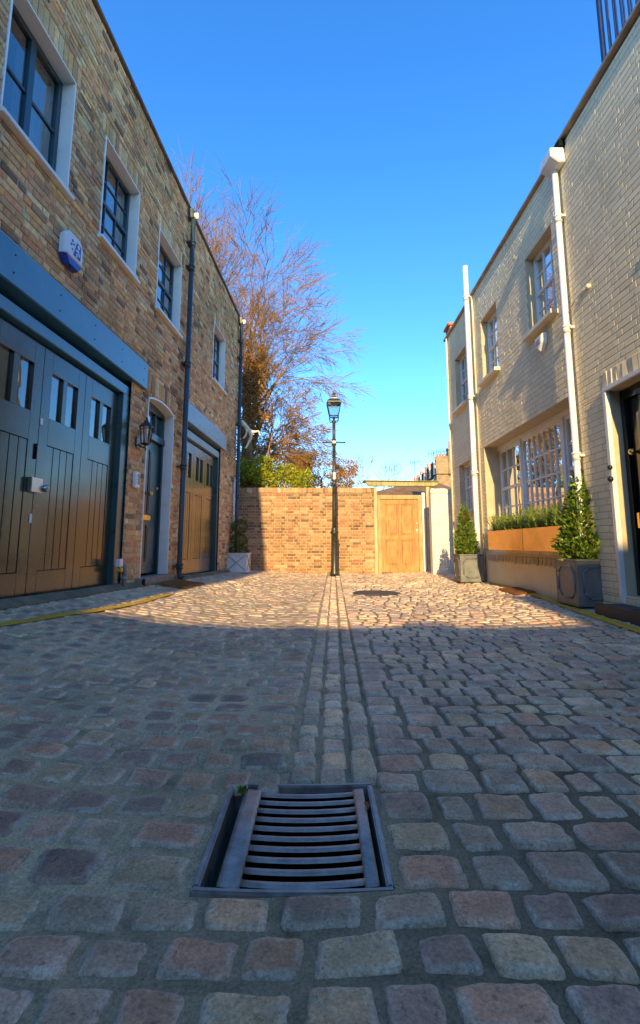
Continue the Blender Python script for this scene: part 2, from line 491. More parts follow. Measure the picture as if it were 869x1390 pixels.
mb = MB()
mb.m = 1
def sheet(y0, y1, ny, nx, x0=-4.2, x1=3.9):
    for j in range(ny):
        for i in range(nx):
            xa = x0 + (x1 - x0) * i / nx; xb = x0 + (x1 - x0) * (i + 1) / nx
            ya = y0 + (y1 - y0) * j / ny; yb = y0 + (y1 - y0) * (j + 1) / ny
            yield xa, xb, ya, yb
def jz(x, y):
    z = gz(x, y)
    dl, dr = wall_dist(x, y)
    side = max(0, min(1, (chan_x(y) - x) / 0.5 + 0.5))
    ch = max(0.0, 1 - abs(x - chan_x(y)) / 0.2) if y > DR[3] - .02 else 0.0
    z -= 0.024 * min(1, ch * 2.5)
    return z - 0.012 + 0.005 * side + 0.003 * noise.noise(Vector((x * 12, y * 12, 0))) + 0.005 * noise.noise(Vector((x * 2.5, y * 2.5, 5)))
mb.smooth = True
def sheet_grid(xs, ys, skip=None):
    idx = {}
    for j, y in enumerate(ys):
        for i, x in enumerate(xs):
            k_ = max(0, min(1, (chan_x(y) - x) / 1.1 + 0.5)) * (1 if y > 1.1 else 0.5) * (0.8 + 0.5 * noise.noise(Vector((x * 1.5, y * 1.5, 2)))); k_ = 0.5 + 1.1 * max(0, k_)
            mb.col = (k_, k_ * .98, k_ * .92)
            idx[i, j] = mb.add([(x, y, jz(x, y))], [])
    for j in range(len(ys) - 1):
        for i in range(len(xs) - 1):
            if skip and skip((xs[i] + xs[i + 1]) / 2, (ys[j] + ys[j + 1]) / 2): continue
            mb.f.append((idx[i, j], idx[i + 1, j], idx[i + 1, j + 1], idx[i, j + 1])); mb.mi.append(1); mb.sm.append(True)
def lin(a, b, n): return [a + (b - a) * i / n for i in range(n + 1)]
xs = lin(-4.4, DR[0], 90) + lin(DR[0], DR[1], 10)[1:] + lin(DR[1], 3.9, 80)[1:]
ys = lin(-1.5, DR[2], 50) + lin(DR[2], DR[3], 10)[1:] + lin(DR[3], 13.2, 220)[1:]
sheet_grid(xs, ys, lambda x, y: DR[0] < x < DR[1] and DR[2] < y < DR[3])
mb.smooth = False

PAL = [(0.807, 0.457, 0.276), (0.715, 0.452, 0.280), (0.636, 0.434, 0.263), (0.870, 0.480, 0.238), (0.854, 0.538, 0.271),
       (0.543, 0.371, 0.235), (0.880, 0.583, 0.304), (0.854, 0.429, 0.238), (0.776, 0.515, 0.304), (0.621, 0.371, 0.247)]
def sett(corners, res, lift=0.0, dome=0.010, tone=1.0):
    """one stone: four corner points (x,y) counter-clockwise; domed, rounded, a little tilted"""
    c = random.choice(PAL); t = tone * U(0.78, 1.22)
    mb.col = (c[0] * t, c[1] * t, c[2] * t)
    mb.m = 0; mb.smooth = True
    P = [Vector(q) + Vector((U(-.006, .006), U(-.006, .006))) for q in corners]
    tx, ty, h0 = U(-.004, .004), U(-.004, .004), lift + U(-.003, .003)
    sd = R() * 100
    n = res; k = len(mb.v); rows = []
    pw = U(3.2, 6.0)
    ss = [-1, -0.93] + [(-0.8 + 1.6 * i / (n - 4)) for i in range(n - 3)] + [0.93, 1]
    n = len(ss)
    for b in ss:
        for a in ss:
            # squircle mapping rounds the corners in plan
            aa = a * math.sqrt(max(0, 1 - 0.15 * b ** 6)); bb = b * math.sqrt(max(0, 1 - 0.15 * a ** 6))
            wob = 1 + 0.075 * noise.noise(Vector((a * 1.6 + sd, b * 1.6, sd))) + 0.045 * noise.noise(Vector((a * 4.5 + sd, b * 4.5, sd)))
            s, r = (aa * wob + 1) / 2, (bb * wob + 1) / 2
            p = (P[0] * (1 - s) + P[1] * s) * (1 - r) + (P[3] * (1 - s) + P[2] * s) * r
            e = max(abs(a), abs(b))
            fall = dome * (abs(a) ** pw + abs(b) ** pw) * 0.5
            if e > 0.99: fall += 0.024
            elif e > 0.92: fall += 0.004
            z = gz(p.x, p.y) + h0 + tx * a + ty * b - fall + 0.0045 * noise.noise(Vector((p.x * 18, p.y * 18, sd))) + 0.0022 * noise.noise(Vector((p.x * 55, p.y * 55, sd)))
            # worn pale rim, darker polished middle
            w_ = max(0.0, min(1.0, (e - 0.62) / 0.3)) * (0.55 + 0.9 * noise.noise(Vector((p.x * 22, p.y * 22, sd + 5))))
            w_ = max(0.0, min(0.8, w_)) if e < 0.97 else 0.0
            k2 = 0.88 if e < 0.7 else 1.0
            mb.col = (c[0] * t * k2 * (1 - w_) + .74 * w_, c[1] * t * k2 * (1 - w_) + .66 * w_, c[2] * t * k2 * (1 - w_) + .50 * w_)
            mb.add([(p.x, p.y, z)], [])
    for j in range(n - 1):
        for i in range(n - 1):
            a = k + j * n + i
            mb.f.append((a, a + 1, a + n + 1, a + n)); mb.mi.append(0); mb.sm.append(True)

def blocked(x, y, r=0.0):
    if DR[0] - r < x < DR[1] + r and DR[2] - r < y < DR[3] + r: return True
    if math.hypot(x - MAN[0], y - MAN[1]) < MAN[2] + 0.06: return True
    return False

def row(y0, y1, xa, xb, slant, gap, tone, lift):
    x = xa
    while x < xb - 0.03:
        w = U(0.10, 0.19)
        if xb - (x + w) < 0.09: w = xb - x
        m = (x + x + w) / 2; my = (y0 + y1) / 2 + slant(m)
        if not blocked(m, my):
            res = 13 if my < 2.2 else (8 if my < 4.6 else 5)
            g = gap * U(0.7, 1.4) / 2
            sett([(x + g, y0 + slant(x) + g), (x + w - g, y0 + slant(x + w) + g), (x + w - g, y1 + slant(x + w) - g), (x + g, y1 + slant(x) - g)], res, lift, 0.0045, tone)
        x += w
def sl_left(x): return -0.05 * (x - 0)          # left rows climb a little towards the wall
def zero(x): return 0.0
def left_x(y): return -2.0933 + (y - 11.6) * math.tan(A_L) + 0.02
def right_x(y): return 3.0732 + (y - 11.6) * math.tan(A_R) - 0.02
# in front of the drain (camera side) full rows, then left / right of drain and channel
y = DR[2]
while y > -0.2:
    h = U(0.105, 0.122)
    row(y - h, y, -1.6, 1.6, zero, 0.017, 1.0, 0.0)
    y -= h
y = DR[2]
while y < END_Y - 0.05:
    h = U(0.118, 0.142)
    h = min(h, END_Y - y)
    if y < DR[3]: xr, xl = DR[1] + 0.005, DR[0] - 0.005
    else: xr, xl = chan_x(y) + 0.145, chan_x(y) - 0.15
    lx = max(-3.0 if y < 3 else -9, left_x(y)); rx = min(3.2 if y < 3 else 9, right_x(y))
    row(y, y + h, xr, rx, zero, 0.016, 1.0, 0.0)
    y += h
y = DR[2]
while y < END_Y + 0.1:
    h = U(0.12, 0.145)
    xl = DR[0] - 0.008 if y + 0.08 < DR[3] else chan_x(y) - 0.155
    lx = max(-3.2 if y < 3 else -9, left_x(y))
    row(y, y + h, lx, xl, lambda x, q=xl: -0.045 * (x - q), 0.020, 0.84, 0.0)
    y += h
# the drainage channel: three columns, the middle ones sunk and worn smooth
y = DR[3] + 0.012
first = True
while y < 11.55:
    h = U(0.10, 0.135)
    c = chan_x(y + h / 2)
    res = 13 if y < 2.2 else (8 if y < 4.6 else 5)
    gl = 0.011
    a0, a1, a2, a3 = c - 0.145, c - 0.055, c + 0.05, c + 0.14
    sett([(a0, y + gl), (a1 - gl, y + gl), (a1 - gl, y + h - gl), (a0, y + h - gl)], res, -0.010, 0.011, 1.15)
    sett([(a1 + gl / 2, y + gl * .8), (a2 - gl, y + gl * .8), (a2 - gl, y + h - gl * .8), (a1 + gl / 2, y + h - gl * .8)], res, -0.018, 0.008, 1.35)
    if first:
        sett([(a2 + gl, y + gl), (a3, y + gl), (a3, y + h * 1.75), (a2 + gl, y + h * 1.75)], 9, -0.002, 0.010, 1.1)
        ynext = y + h * 1.75 + gl
        first = False
    elif y >= ynext - 0.05:
        y2 = max(y, ynext)
        h2 = U(0.11, 0.15)
        c2 = chan_x(y2)
        while y2 < y + h:
            sett([(c2 + 0.05 + gl, y2 + gl), (c2 + 0.14, y2 + gl), (c2 + 0.14, y2 + h2 - gl), (c2 + 0.05 + gl, y2 + h2 - gl)], res, -0.004, 0.010, 1.1)
            y2 += h2
        ynext = y2
    y += h
road = mb.build('cobbled_road', [M['sett'], M['joint']], recalc=False)
tag(road, 'worn purple grey granite sett paving of the mews with central drainage channel', 'road', kind='structure')

# ---- kerb side strips (concrete threshold by the garages)
mb = MB(FL.sgn)
for i in range(40):
    u0 = -9.6 + i * 0.24; u1 = u0 + 0.24
    p = []
    for u in (u0, u1):
        for n in (0.0, 0.10):
            w = FL.world(u, n, 0); p.append((u, n, gz(w.x, w.y)))
    top = [(q[0], q[1], q[2] + (0.045 if q[1] == 0 else 0.012)) for q in p]
    mb.add(top + [(q[0], q[1], q[2] - 0.05) for q in p], [(0, 1, 3, 2), (1, 5, 7, 3)])
thr = mb.build('kerb_strip', surf('worn_concrete', (0.20, 0.17, 0.11), 0.85, 0.2, var=0.35, nscale=6, bstr=0.5, bscale=40, dirt=(0.09, 0.10, 0.03), dirt_amt=0.6), loc=FL.world(0, 0, 0))
thr.rotation_euler = (0, 0, -A_L)
tag(thr, 'narrow mossy concrete strip at the foot of the brown brick house', 'kerb', kind='structure')

# ---- yellow lines
def yellow_line(pts, w, label):
    mb = MB(); n = 0
    P = []
    for i in range(len(pts) - 1):
        a, b = Vector(pts[i]), Vector(pts[i + 1])
        k = max(2, int((b - a).length / 0.03))
        for j in range(k): P.append(a.lerp(b, j / k))
    P.append(Vector(pts[-1]))
    mb.smooth = True
    for i, p in enumerate(P):
        t = (P[min(i + 1, len(P) - 1)] - P[max(i - 1, 0)]).normalized(); q = Vector((-t.y, t.x))
        for s in (-1, -.33, .33, 1):
            r = p + q * (s * w * 0.5 * (1 + 0.16 * noise.noise(Vector((p.x * 14, p.y * 14, s)))))
            mb.add([(r.x, r.y, gz(r.x, r.y) + 0.0085 - (0.003 if abs(s) == 1 else 0))], [])
    for i in range(len(P) - 1):
        for j in range(3):
            a = i * 4 + j
            mb.f.append((a, a + 1, a + 5, a + 4)); mb.mi.append(0); mb.sm.append(True)
    o = mb.build('yellow_line', M['yellow'])
    tag(o, label, 'road marking', kind='structure')
yl_pts = [(-2.42, 2.0), (-2.16, 3.28), (-2.08, 3.67), (-2.0, 4.06), (-1.86, 4.96), (-1.83, 5.9)]
yellow_line(yl_pts, 0.08, 'worn yellow line along the brown brick garages')
yellow_line([(2.36, 2.0), (2.60, 4.0), (2.665, 4.9), (2.87, 6.2), (2.98, 7.7), (3.01, 8.5)], 0.115, 'yellow line along the white painted houses')

# ------------------------------------------------------------------ brickwork
LB = [((0.754, 0.454, 0.211), 6), ((0.816, 0.519, 0.249), 5), ((0.662, 0.389, 0.183), 6), ((0.588, 0.337, 0.168), 3), ((0.816, 0.454, 0.173), 3),
      ((0.722, 0.350, 0.168), 3), ((0.816, 0.637, 0.333), 3), ((0.275, 0.179, 0.115), 2), ((0.465, 0.304, 0.183), 2), ((0.708, 0.506, 0.292), 3)]
EB = [((0.418, 0.218, 0.103), 6), ((0.473, 0.266, 0.137), 6), ((0.345, 0.170, 0.082), 4), ((0.408, 0.162, 0.086), 3), ((0.254, 0.129, 0.073), 3), ((0.527, 0.338, 0.189), 3), ((0.181, 0.105, 0.069), 1)]
WB = [((1, 1, 1), 4), ((0.98, 0.975, 0.96), 3), ((0.96, 0.95, 0.93), 2), ((1.02, 1.01, 1.0), 2)]
def pick(p):
    t = R() * sum(w for _, w in p)
    for c, w in p:
        t -= w
        if t <= 0: return c
    return p[0][0]

def one_brick(mb, u0, u1, z0, z1, pal, j=0.0025, proud=0.0, joint=0.005, depth=0.016):
    c = pick(pal); t = U(0.82, 1.15) if pal is not WB else U(.97, 1.02); mb.col = (c[0] * t, c[1] * t, c[2] * t); mb.m = 0
    if u1 - u0 < 0.025 or z1 - z0 < 0.012: return
    a0, a1, b0, b1 = u0 + joint, u1 - joint, z0 + joint, z1 - joint
    p = U(-j, j) + proud; ti, tj = U(-j, j), U(-j, j)
    e = min(0.005, (b1 - b0) * .25)
    def f(u, z): return p + (ti if u > (a0 + a1) / 2 else -ti) + (tj if z > (b0 + b1) / 2 else -tj) + U(-j, j) * .3
    q = [(a0, b0), (a1, b0), (a1, b1), (a0, b1)]
    fr = [(a0 + e, b0 + e), (a1 - e, b0 + e), (a1 - e, b1 - e), (a0 + e, b1 - e)]
    pts = [(u, f(u, z), z) for u, z in fr]
    pts += [(u, pts[i][1] - (0.0025 if pal is WB else 0.004), z) for i, (u, z) in enumerate(q)] + [(u, -depth, z) for u, z in q]
    fs = [(0, 1, 2, 3)] + [(i + 4, (i + 1) % 4 + 4, (i + 1) % 4, i) for i in range(4)] + [(i + 8, (i + 1) % 4 + 8, (i + 1) % 4 + 4, i + 4) for i in range(4)]
    if mb.sgn == 1: fs = [tuple(reversed(x)) for x in fs] if False else fs
    mb.add(pts, fs)

def brickwork(mb, u0, u1, z0, z1, holes, pal, rh=0.075, j=0.0025, stretch=0.2275, header=0.115, bond='flemish', proud=0.0, joint=0.005, depth=0.014):
    """holes: (u0,u1,z0,z1). bricks (material 0) + joint backing (material 1)"""
    zc = sorted(set([z0, z1] + [h for q in holes for h in q[2:4] if z0 < h < z1]))
    uc = sorted(set([u0, u1] + [h for q in holes for h in q[0:2] if u0 < h < u1]))
    mb.m = 1; mb.col = (1, 1, 1)
    for a, b in zip(uc[:-1], uc[1:]):
        for c, d in zip(zc[:-1], zc[1:]):
            m = ((a + b) / 2, (c + d) / 2)
            if any(h[0] < m[0] < h[1] and h[2] < m[1] < h[3] for h in holes): continue
            mb.quad((a, -depth + 0.004 + proud, c), (b, -depth + 0.004 + proud, c), (b, -depth + 0.004 + proud, d), (a, -depth + 0.004 + proud, d))
    k = 0
    z = z0
    while z < z1 - 0.01:
        zt = min(z + rh, z1)
        cuts = sorted(set([z, zt] + [h for q in holes for h in q[2:4] if z + 0.004 < h < zt - 0.004]))
        for ca, cb in zip(cuts[:-1], cuts[1:]):
            zm = (ca + cb) / 2
            iv = [(u0, u1)]
            for h in holes:
                if h[2] < zm < h[3]:
                    nv = []
                    for a, b in iv:
                        if h[1] <= a or h[0] >= b: nv.append((a, b)); continue
                        if h[0] > a: nv.append((a, h[0]))
                        if h[1] < b: nv.append((h[1], b))
                    iv = nv
            u = u0 - (0.17125 if k % 2 else 0.0); s = k % 2
            while u < u1:
                w = stretch if (bond == 'stretcher' or (bond == 'flemish' and s == 0) or (bond == 'english' and k % 4 != 3)) else header
                s = 1 - s
                for a, b in iv:
                    p, q = max(u, a), min(u + w, b)
                    if q - p > 0.02: one_brick(mb, p, q, ca, cb, pal, j, proud, joint, depth)
                u += w
        z = zt; k += 1

def soldier(mb, u0, u1, z0, z1, pal, j=0.002):
    n = max(2, round((u1 - u0) / 0.075)); w = (u1 - u0) / n
    mb.m = 1; mb.quad((u0, -0.01, z0), (u1, -0.01, z0), (u1, -0.01, z1), (u0, -0.01, z1))
    for i in range(n):
        one_brick(mb, u0 + i * w, u0 + (i + 1) * w, z0, z1, pal, j)

# ------------------------------------------------------------------ window builder
def window(root, sgn, u0, u1, z0, z1, n, cols, rows, fm, fw=0.05, bar=0.018, sash=True, mull=None, glass=None, curtain=None, sill=None, name='window', thick=0.045, reveal=None):
    """frame plane front at n; parts: window > pane, sill, curtain"""
    glass = glass or M['glass']
    mb = MB(sgn)
    def bx(*a): mb.box(*a)
    bx(u0, u0 + fw, n - thick, n, z0, z1); bx(u1 - fw, u1, n - thick, n, z0, z1)
    bx(u0 + fw, u1 - fw, n - thick, n, z0, z0 + fw * 1.2); bx(u0 + fw, u1 - fw, n - thick, n, z1 - fw, z1)
    a, b, c, d = u0 + fw, u1 - fw, z0 + fw * 1.2, z1 - fw
    uu = [a]
    if mull:
        for m, w in mull:
            bx(m - w / 2, m + w / 2, n - thick, n + 0.004, c, d)
    for i in range(1, cols):
        m = a + (b - a) * i / cols
        if mull and any(abs(m - q) < w * .7 for q, w in mull): continue
        bx(m - bar / 2, m + bar / 2, n - thick + 0.006, n - 0.008, c, d)
    for i in range(1, rows):
        m = c + (d - c) * i / rows
        if sash and i * 2 == rows:
            bx(a, b, n - thick + 0.003, n + 0.002, m - 0.024, m + 0.024)
        else:
            bx(a, b, n - thick + 0.008, n - 0.010, m - bar / 2, m + bar / 2)
    fr = mb.build(name, fm, root, bevel=0.003, bseg=1)
    g = MB(sgn); g.quad((a, n - 0.026, c), (b, n - 0.026, c), (b, n - 0.026, d), (a, n - 0.026, d))
    g.build('pane', glass, fr)
    if curtain:
        cb = MB(sgn); cb.smooth = True
        for (p, q) in curtain:
            k = 24; base = len(cb.v)
            for i in range(k + 1):
                u = p + (q - p) * i / k
                dn = n - 0.13 + 0.022 * math.sin(i * 1.9) + U(-.004, .004)
                cb.add([(u, dn, z0), (u, dn, z1)], [])
            for i in range(k):
                x = base + 2 * i
                cb.f.append((x, x + 1, x + 3, x + 2)); cb.mi.append(0); cb.sm.append(True)
        cb.build('curtain', M['curtain'], fr)
    if reveal:
        rv = MB(sgn); t, pr = 0.018, reveal[1]
        rv.box(u0 - t, u0, n - 0.02, pr, z0 - 0.0, z1 + t); rv.box(u1, u1 + t, n - 0.02, pr, z0, z1 + t)
        rv.box(u0, u1, n - 0.02, pr, z1, z1 + t)
        rv.build('window_surround', reveal[0], fr, bevel=0.002, bseg=1)
    if sill:
        sb = MB(sgn); m, over, proj, h = sill
        pr = [(n - 0.02, z0 - h), (proj, z0 - h), (proj, z0 - 0.014), (n - 0.02, z0 - 0.001)]
        sb.prism([(x, z) for x, z in pr], 0, u0 - over, u1 + over)
        sb.build('sill', m, fr, bevel=0.004)
    return fr

def prism_nz(mb, poly, u0, u1):
    mb.prism(poly, 0, u0, u1)

# ------------------------------------------------------------------ LEFT HOUSE
LH = empty('brick_house', FL.world(0, 0, 0), -A_L)
tag(LH, 'two storey brown stock brick mews house with dark green garage doors and white window surrounds', 'house')
S = FL.sgn
TOP = 6.56
wins = [(-8.33, -7.45), (-6.81, -5.94), (-5.23, -4.30), (-2.29, -1.38), (-9.95, -9.05)]
WZ0, WZ1 = 4.13, 5.34
holes = [(a - 0.018, b + 0.018, WZ0 - 0.06, WZ1 + 0.018) for a, b in wins]
G1 = (-9.0, -5.83, 0.0, 2.80); G2 = (-3.80, -1.46, 0.0, 2.82); DO = (-5.34, -4.36, 0.0, 2.84)
holes += [G1, G2, DO]
arches = [(a - 0.10, b + 0.10, WZ1 + 0.018, WZ1 + 0.25) for a, b in wins] + [(DO[0] - 0.06, DO[1] + 0.06, DO[3], DO[3] + 0.23)]
mb = MB(S)
brickwork(mb, -11.0, 0.0, 0.02, TOP, holes + arches, LB, rh=0.069, j=0.0032, stretch=0.207, header=0.103, joint=0.0058)
for q in arches: soldier(mb, *q, LB)
mb.build('wall', [M['brick'], M['mortar']], LH, recalc=False)
mb = MB(S)
mb.box(-20, 0.0, -6.0, -0.60, 0, TOP - 0.02)
mb.box(-0.10, -0.002, -0.60, -0.016, 0.0, TOP - 0.02)
mb.box(-11.0, -0.1, -0.60, -0.016, TOP - 0.12, TOP - 0.02)
mb.box(-11.0, -0.1, -0.60, -0.016, 2.92, 3.02)      # floor between storeys
mb.build('house_body', M['interior'], LH)
mb = MB(S); mb.box(-20, -11.001, -0.6, -0.002, 0, TOP - 0.02); mb.build('rear_range', surf('plain_brick', (.5, .36, .2), .85, .2, var=.3, nscale=5, bstr=.3), LH)
mb = MB(S)
mb.box(-20, 0.03, -6.0, 0.035, TOP, TOP + 0.055)
mb.box(-20, 0.02, -0.4, 0.015, TOP + 0.055, TOP + 0.075)
mb.build('coping', M['coping'], LH, bevel=0.006)
for i, (a, b) in enumerate(wins):
    if i in (0, 4):
        window(LH, S, a, b, WZ0, WZ1, -0.125, 2, 2, M['frame_dark'], 0.06, 0.03, False, mull=[((a + b) / 2, 0.075)],
               curtain=[(a + .03, a + .2), (a + .40, b - .02)], sill=(M['white'], 0.05, 0.06, 0.055), reveal=(M['white'], 0.006))
    else:
        window(LH, S, a, b, WZ0, WZ1, -0.125, 3, 4, M['frame_dark'], 0.05, 0.018, True,
               curtain=[(a + .03, b - .03)] if i == 1 else [(a + .03, a + .36), (b - .3, b - .02)], sill=(M['white'], 0.05, 0.06, 0.055), reveal=(M['white'], 0.006))

def garage(G, leaves, panes_z, beam_m, head_m, lint, headz, dn, boards_z, zb, nb, jamb=0.16):
    u0, u1 = G[0], G[1]
    lb = MB(S); lb.box(lint[0], lint[1], -0.30, 0.045, lint[2], lint[3])
    lo = lb.build('lintel', beam_m, LH, bevel=0.008)
    bb = MB(S)
    for k in range(int((lint[1] - lint[0]) / 0.62)):
        for zz in (0.28, 0.72):
            uu = lint[1] - 0.12 - k * 0.62; z = lint[2] + (lint[3] - lint[2]) * zz
            bb.tube([(uu, 0.044, z), (uu, 0.049, z)], 0.009, 8)
    bb.build_each('bolt', M['black'], lo)
    hb = MB(S); hb.box(u0 + 0.004, u1 - 0.004, -0.30, -0.035, headz[0], headz[1])
    hb.build('head_beam', head_m, LH, bevel=0.006)
    jb = MB(S)
    jb.box(u1 - jamb, u1 - 0.003, -0.2, -0.03, zb - 0.03, headz[0] - 0.002); jb.box(u0 + 0.003, u0 + jamb, -0.2, -0.03, zb - 0.03, headz[0] - 0.002)
    jb.build_each('door_jamb', M['teal_sat'], LH, bevel=0.006)
    a, b = u0 + jamb + 0.005, u1 - jamb - 0.005
    w = (b - a) / leaves
    for i in range(leaves):
        p, q = a + i * w + 0.003, a + (i + 1) * w - 0.003
        zt = headz[0] - 0.035
        d = MB(S)
        st = 0.13; mid = 0.07
        pz0, pz1 = panes_z
        c = (p + q) / 2
        bz0, bz1 = boards_z
        # stiles and rails
        d.box(p, p + st, dn - 0.05, dn, zb, zt); d.box(q - st, q, dn - 0.05, dn, zb, zt)
        d.box(p + st, q - st, dn - 0.05, dn, pz1, zt); d.box(p + st, q - st, dn - 0.05, dn, bz1, pz0)
        d.box(p + st, q - st, dn - 0.05, dn, zb, bz0)
        d.box(c - mid / 2, c + mid / 2, dn - 0.05, dn - 0.002, pz0, pz1)
        # boards with grooves between
        bw = (q - p - 2 * st) / nb
        for k in range(nb):
            d.box(p + st + k * bw + 0.004, p + st + (k + 1) * bw - 0.004, dn - 0.05, dn - 0.006, bz0 + 0.004, bz1 - 0.004)
        o = d.build('garage_door', M['teal'], LH, bevel=0.0025, bseg=1)
        gb = MB(S); gb.quad((p + st - .01, dn - 0.045, bz0 - .01), (q - st + .01, dn - 0.045, bz0 - .01), (q - st + .01, dn - 0.045, bz1 + .01), (p + st - .01, dn - 0.045, bz1 + .01))
        gb.build('groove', M['groove'], o)
        for s0, s1 in ((p + st, c - mid / 2), (c + mid / 2, q - st)):
            gl = MB(S); gl.quad((s0, dn - 0.03, pz0), (s1, dn - 0.03, pz0), (s1, dn - 0.03, pz1), (s0, dn - 0.03, pz1))
            gl.build('pane', M['glass_dim'], o)
        yield o, p, q
    iv = MB(S); iv.box(u0 - .1, u1 + .1, -0.45, -0.43, 0.02, 2.8)
    iv.build('garage_interior', M['room_wall'], LH)

for o, p, q in garage(G1, 4, (1.92, 2.36), M['beam'], M['beam'], (-9.35, -5.49, 2.80, 3.15), (2.60, 2.715), -0.10, (0.50, 1.66), 0.275, 4):
    if abs(q + 7.41) < 0.12:
        lk = MB(S); lk.box(q - 0.10, q + 0.06, -0.098, -0.055, 1.20, 1.33)
        lk.build('lock_box', M['steel'], o, bevel=0.006)
        kn = MB(S); kn.lathe([(0, 0), (0.03, 0), (0.035, 0.02), (0.02, 0.03)], 0, 0, 12)
        kk = MB(S); kk.tube([(q + 0.085, -0.098, 1.245), (q + 0.085, -0.06, 1.245)], 0.018, 12); kk.ball((q + 0.085, -0.045, 1.245), 0.034, 12, 8)
        kk.build('door_knob', M['steel'], o)
        sl = MB(S); sl.box(q - 0.035, q - 0.02, -0.098, -0.085, 1.50, 1.64)
        sl.build('letter_slot', M['groove'], o)
        st = MB(S); st.box(q + 0.01, q + 0.045, -0.099, -0.094, 1.83, 1.89); st.box(q - 0.03, q + 0.0, -0.099, -0.094, 0.93, 1.01)
        st.build_each('sticker', M['plastic_white'], o)
for o, p, q in garage(G2, 3, (1.93, 2.38), M['beam_pale'], M['beam_pale'], (-3.92, -1.19, 2.82, 3.16), (2.60, 2.735), -0.10, (0.48, 1.66), 0.21, 4, 0.11):
    pass

# front door
mb = MB(S)
zA = 2.745; sag = 0.075
def arch_z(u):
    t = (u - DO[0]) / (DO[1] - DO[0]) * 2 - 1
    return zA + sag * (1 - t * t)
# white reveal lining with segmental head
t = 0.02
mb.box(DO[0], DO[0] + t, -0.32, 0.010, 0.30, zA); mb.box(DO[1] - t, DO[1], -0.32, 0.010, 0.30, zA)
K = 14
for i in range(K):
    ua = DO[0] + (DO[1] - DO[0]) * i / K; ub = DO[0] + (DO[1] - DO[0]) * (i + 1) / K
    za, zb_ = arch_z(ua), arch_z(ub)
    mb.add([(ua, -0.32, za - t), (ua, 0.010, za - t), (ua, 0.010, za + 0.006), (ua, -0.32, za + 0.006), (ub, -0.32, zb_ - t), (ub, 0.010, zb_ - t), (ub, 0.010, zb_ + 0.006), (ub, -0.32, zb_ + 0.006)],
           [(0, 1, 5, 4), (1, 2, 6, 5), (2, 3, 7, 6)])
mb.build('door_surround', M['white'], LH)
mb = MB(S)
for i in range(K):      # brick spandrel above the arch
    ua = DO[0] + (DO[1] - DO[0]) * i / K; ub = DO[0] + (DO[1] - DO[0]) * (i + 1) / K
    m = (arch_z(ua) + arch_z(ub)) / 2
    one_brick(mb, ua, ub, m + 0.008, DO[3] - 0.001, LB)
    mb.m = 1; mb.quad((ua, -0.011, m), (ub, -0.011, m), (ub, -0.011, DO[3]), (ua, -0.011, DO[3]))
mb.build('arch', [M['brick'], M['mortar']], LH, recalc=False)
DN = -0.15
d0, d1 = DO[0] + t + .001, DO[1] - t - .001
mb = MB(S)
mb.box(d0, d0 + 0.06, DN - 0.08, DN + 0.02, 0.30, zA - .02); mb.box(d1 - 0.06, d1, DN - 0.08, DN + 0.02, 0.30, zA - .02)
mb.box(d0, d1, DN - 0.08, DN + 0.035, 2.26, 2.36)
mb.box(d0 + .06, d1 - .06, DN - 0.08, DN + 0.01, zA - .07, zA + 0.1)
for k in (1, 2): mb.box(d0 + (d1 - d0) * k / 3 - .012, d0 + (d1 - d0) * k / 3 + .012, DN - 0.05, DN, 2.36, zA)
fr = mb.build('door_frame', M['frame_dark'], LH, bevel=0.004)
g = MB(S); g.quad((d0 + .06, DN - .03, 2.36), (d1 - .06, DN - .03, 2.36), (d1 - .06, DN - .03, zA), (d0 + .06, DN - .03, zA))
g.build('pane', M['glass_dim'], fr)
mb = MB(S)
p0, p1 = d0 + .062, d1 - .062
mb.box(p0, p1, DN - 0.06, DN - 0.02, 0.33, 2.255)
c = (p0 + p1) / 2
for (a, b) in ((p0 + .10, c - .035), (c + .035, p1 - .10)):
    for (z0, z1) in ((0.50, 1.02), (1.18, 2.12)):
        mb.box(a, b, DN - 0.02, DN - 0.008, z0, z1)
        mb.box(a + .03, b - .03, DN - 0.008, DN - 0.002, z0 + .03, z1 - .03)
fd = mb.build('front_door', M['teal_sat'], LH, bevel=0.004)
mb = MB(S); mb.tube([(c, DN - .03, 1.47), (c, DN + .02, 1.47)], 0.015, 10); mb.ball((c, DN + 0.04, 1.47), 0.036, 12, 8)
mb.build('door_knob', M['brass'], fd)
mb = MB(S); mb.box(c - .13, c + .13, DN - .018, DN + .008, 1.085, 1.155); mb.build('letter_plate', M['brass'], fd, bevel=.004)
mb = MB(S); mb.tube([(p1 - .06, DN - .02, 1.58), (p1 - .06, DN + .006, 1.58)], .022, 12); mb.build('lock', M['brass'], fd)
mb = MB(S); mb.box(DO[0] - 0.10, DO[1] + 0.12, -0.3, 0.07, 0.20, 0.295)
mb.build('doorstep', M['step'], LH, bevel=.012)
mb = MB(S); mb.box(DO[0] - 0.07, DO[0] - 0.035, 0.071, 0.11, 0.20, 0.30); mb.build('boot_scraper', M['black'], LH, bevel=.008)

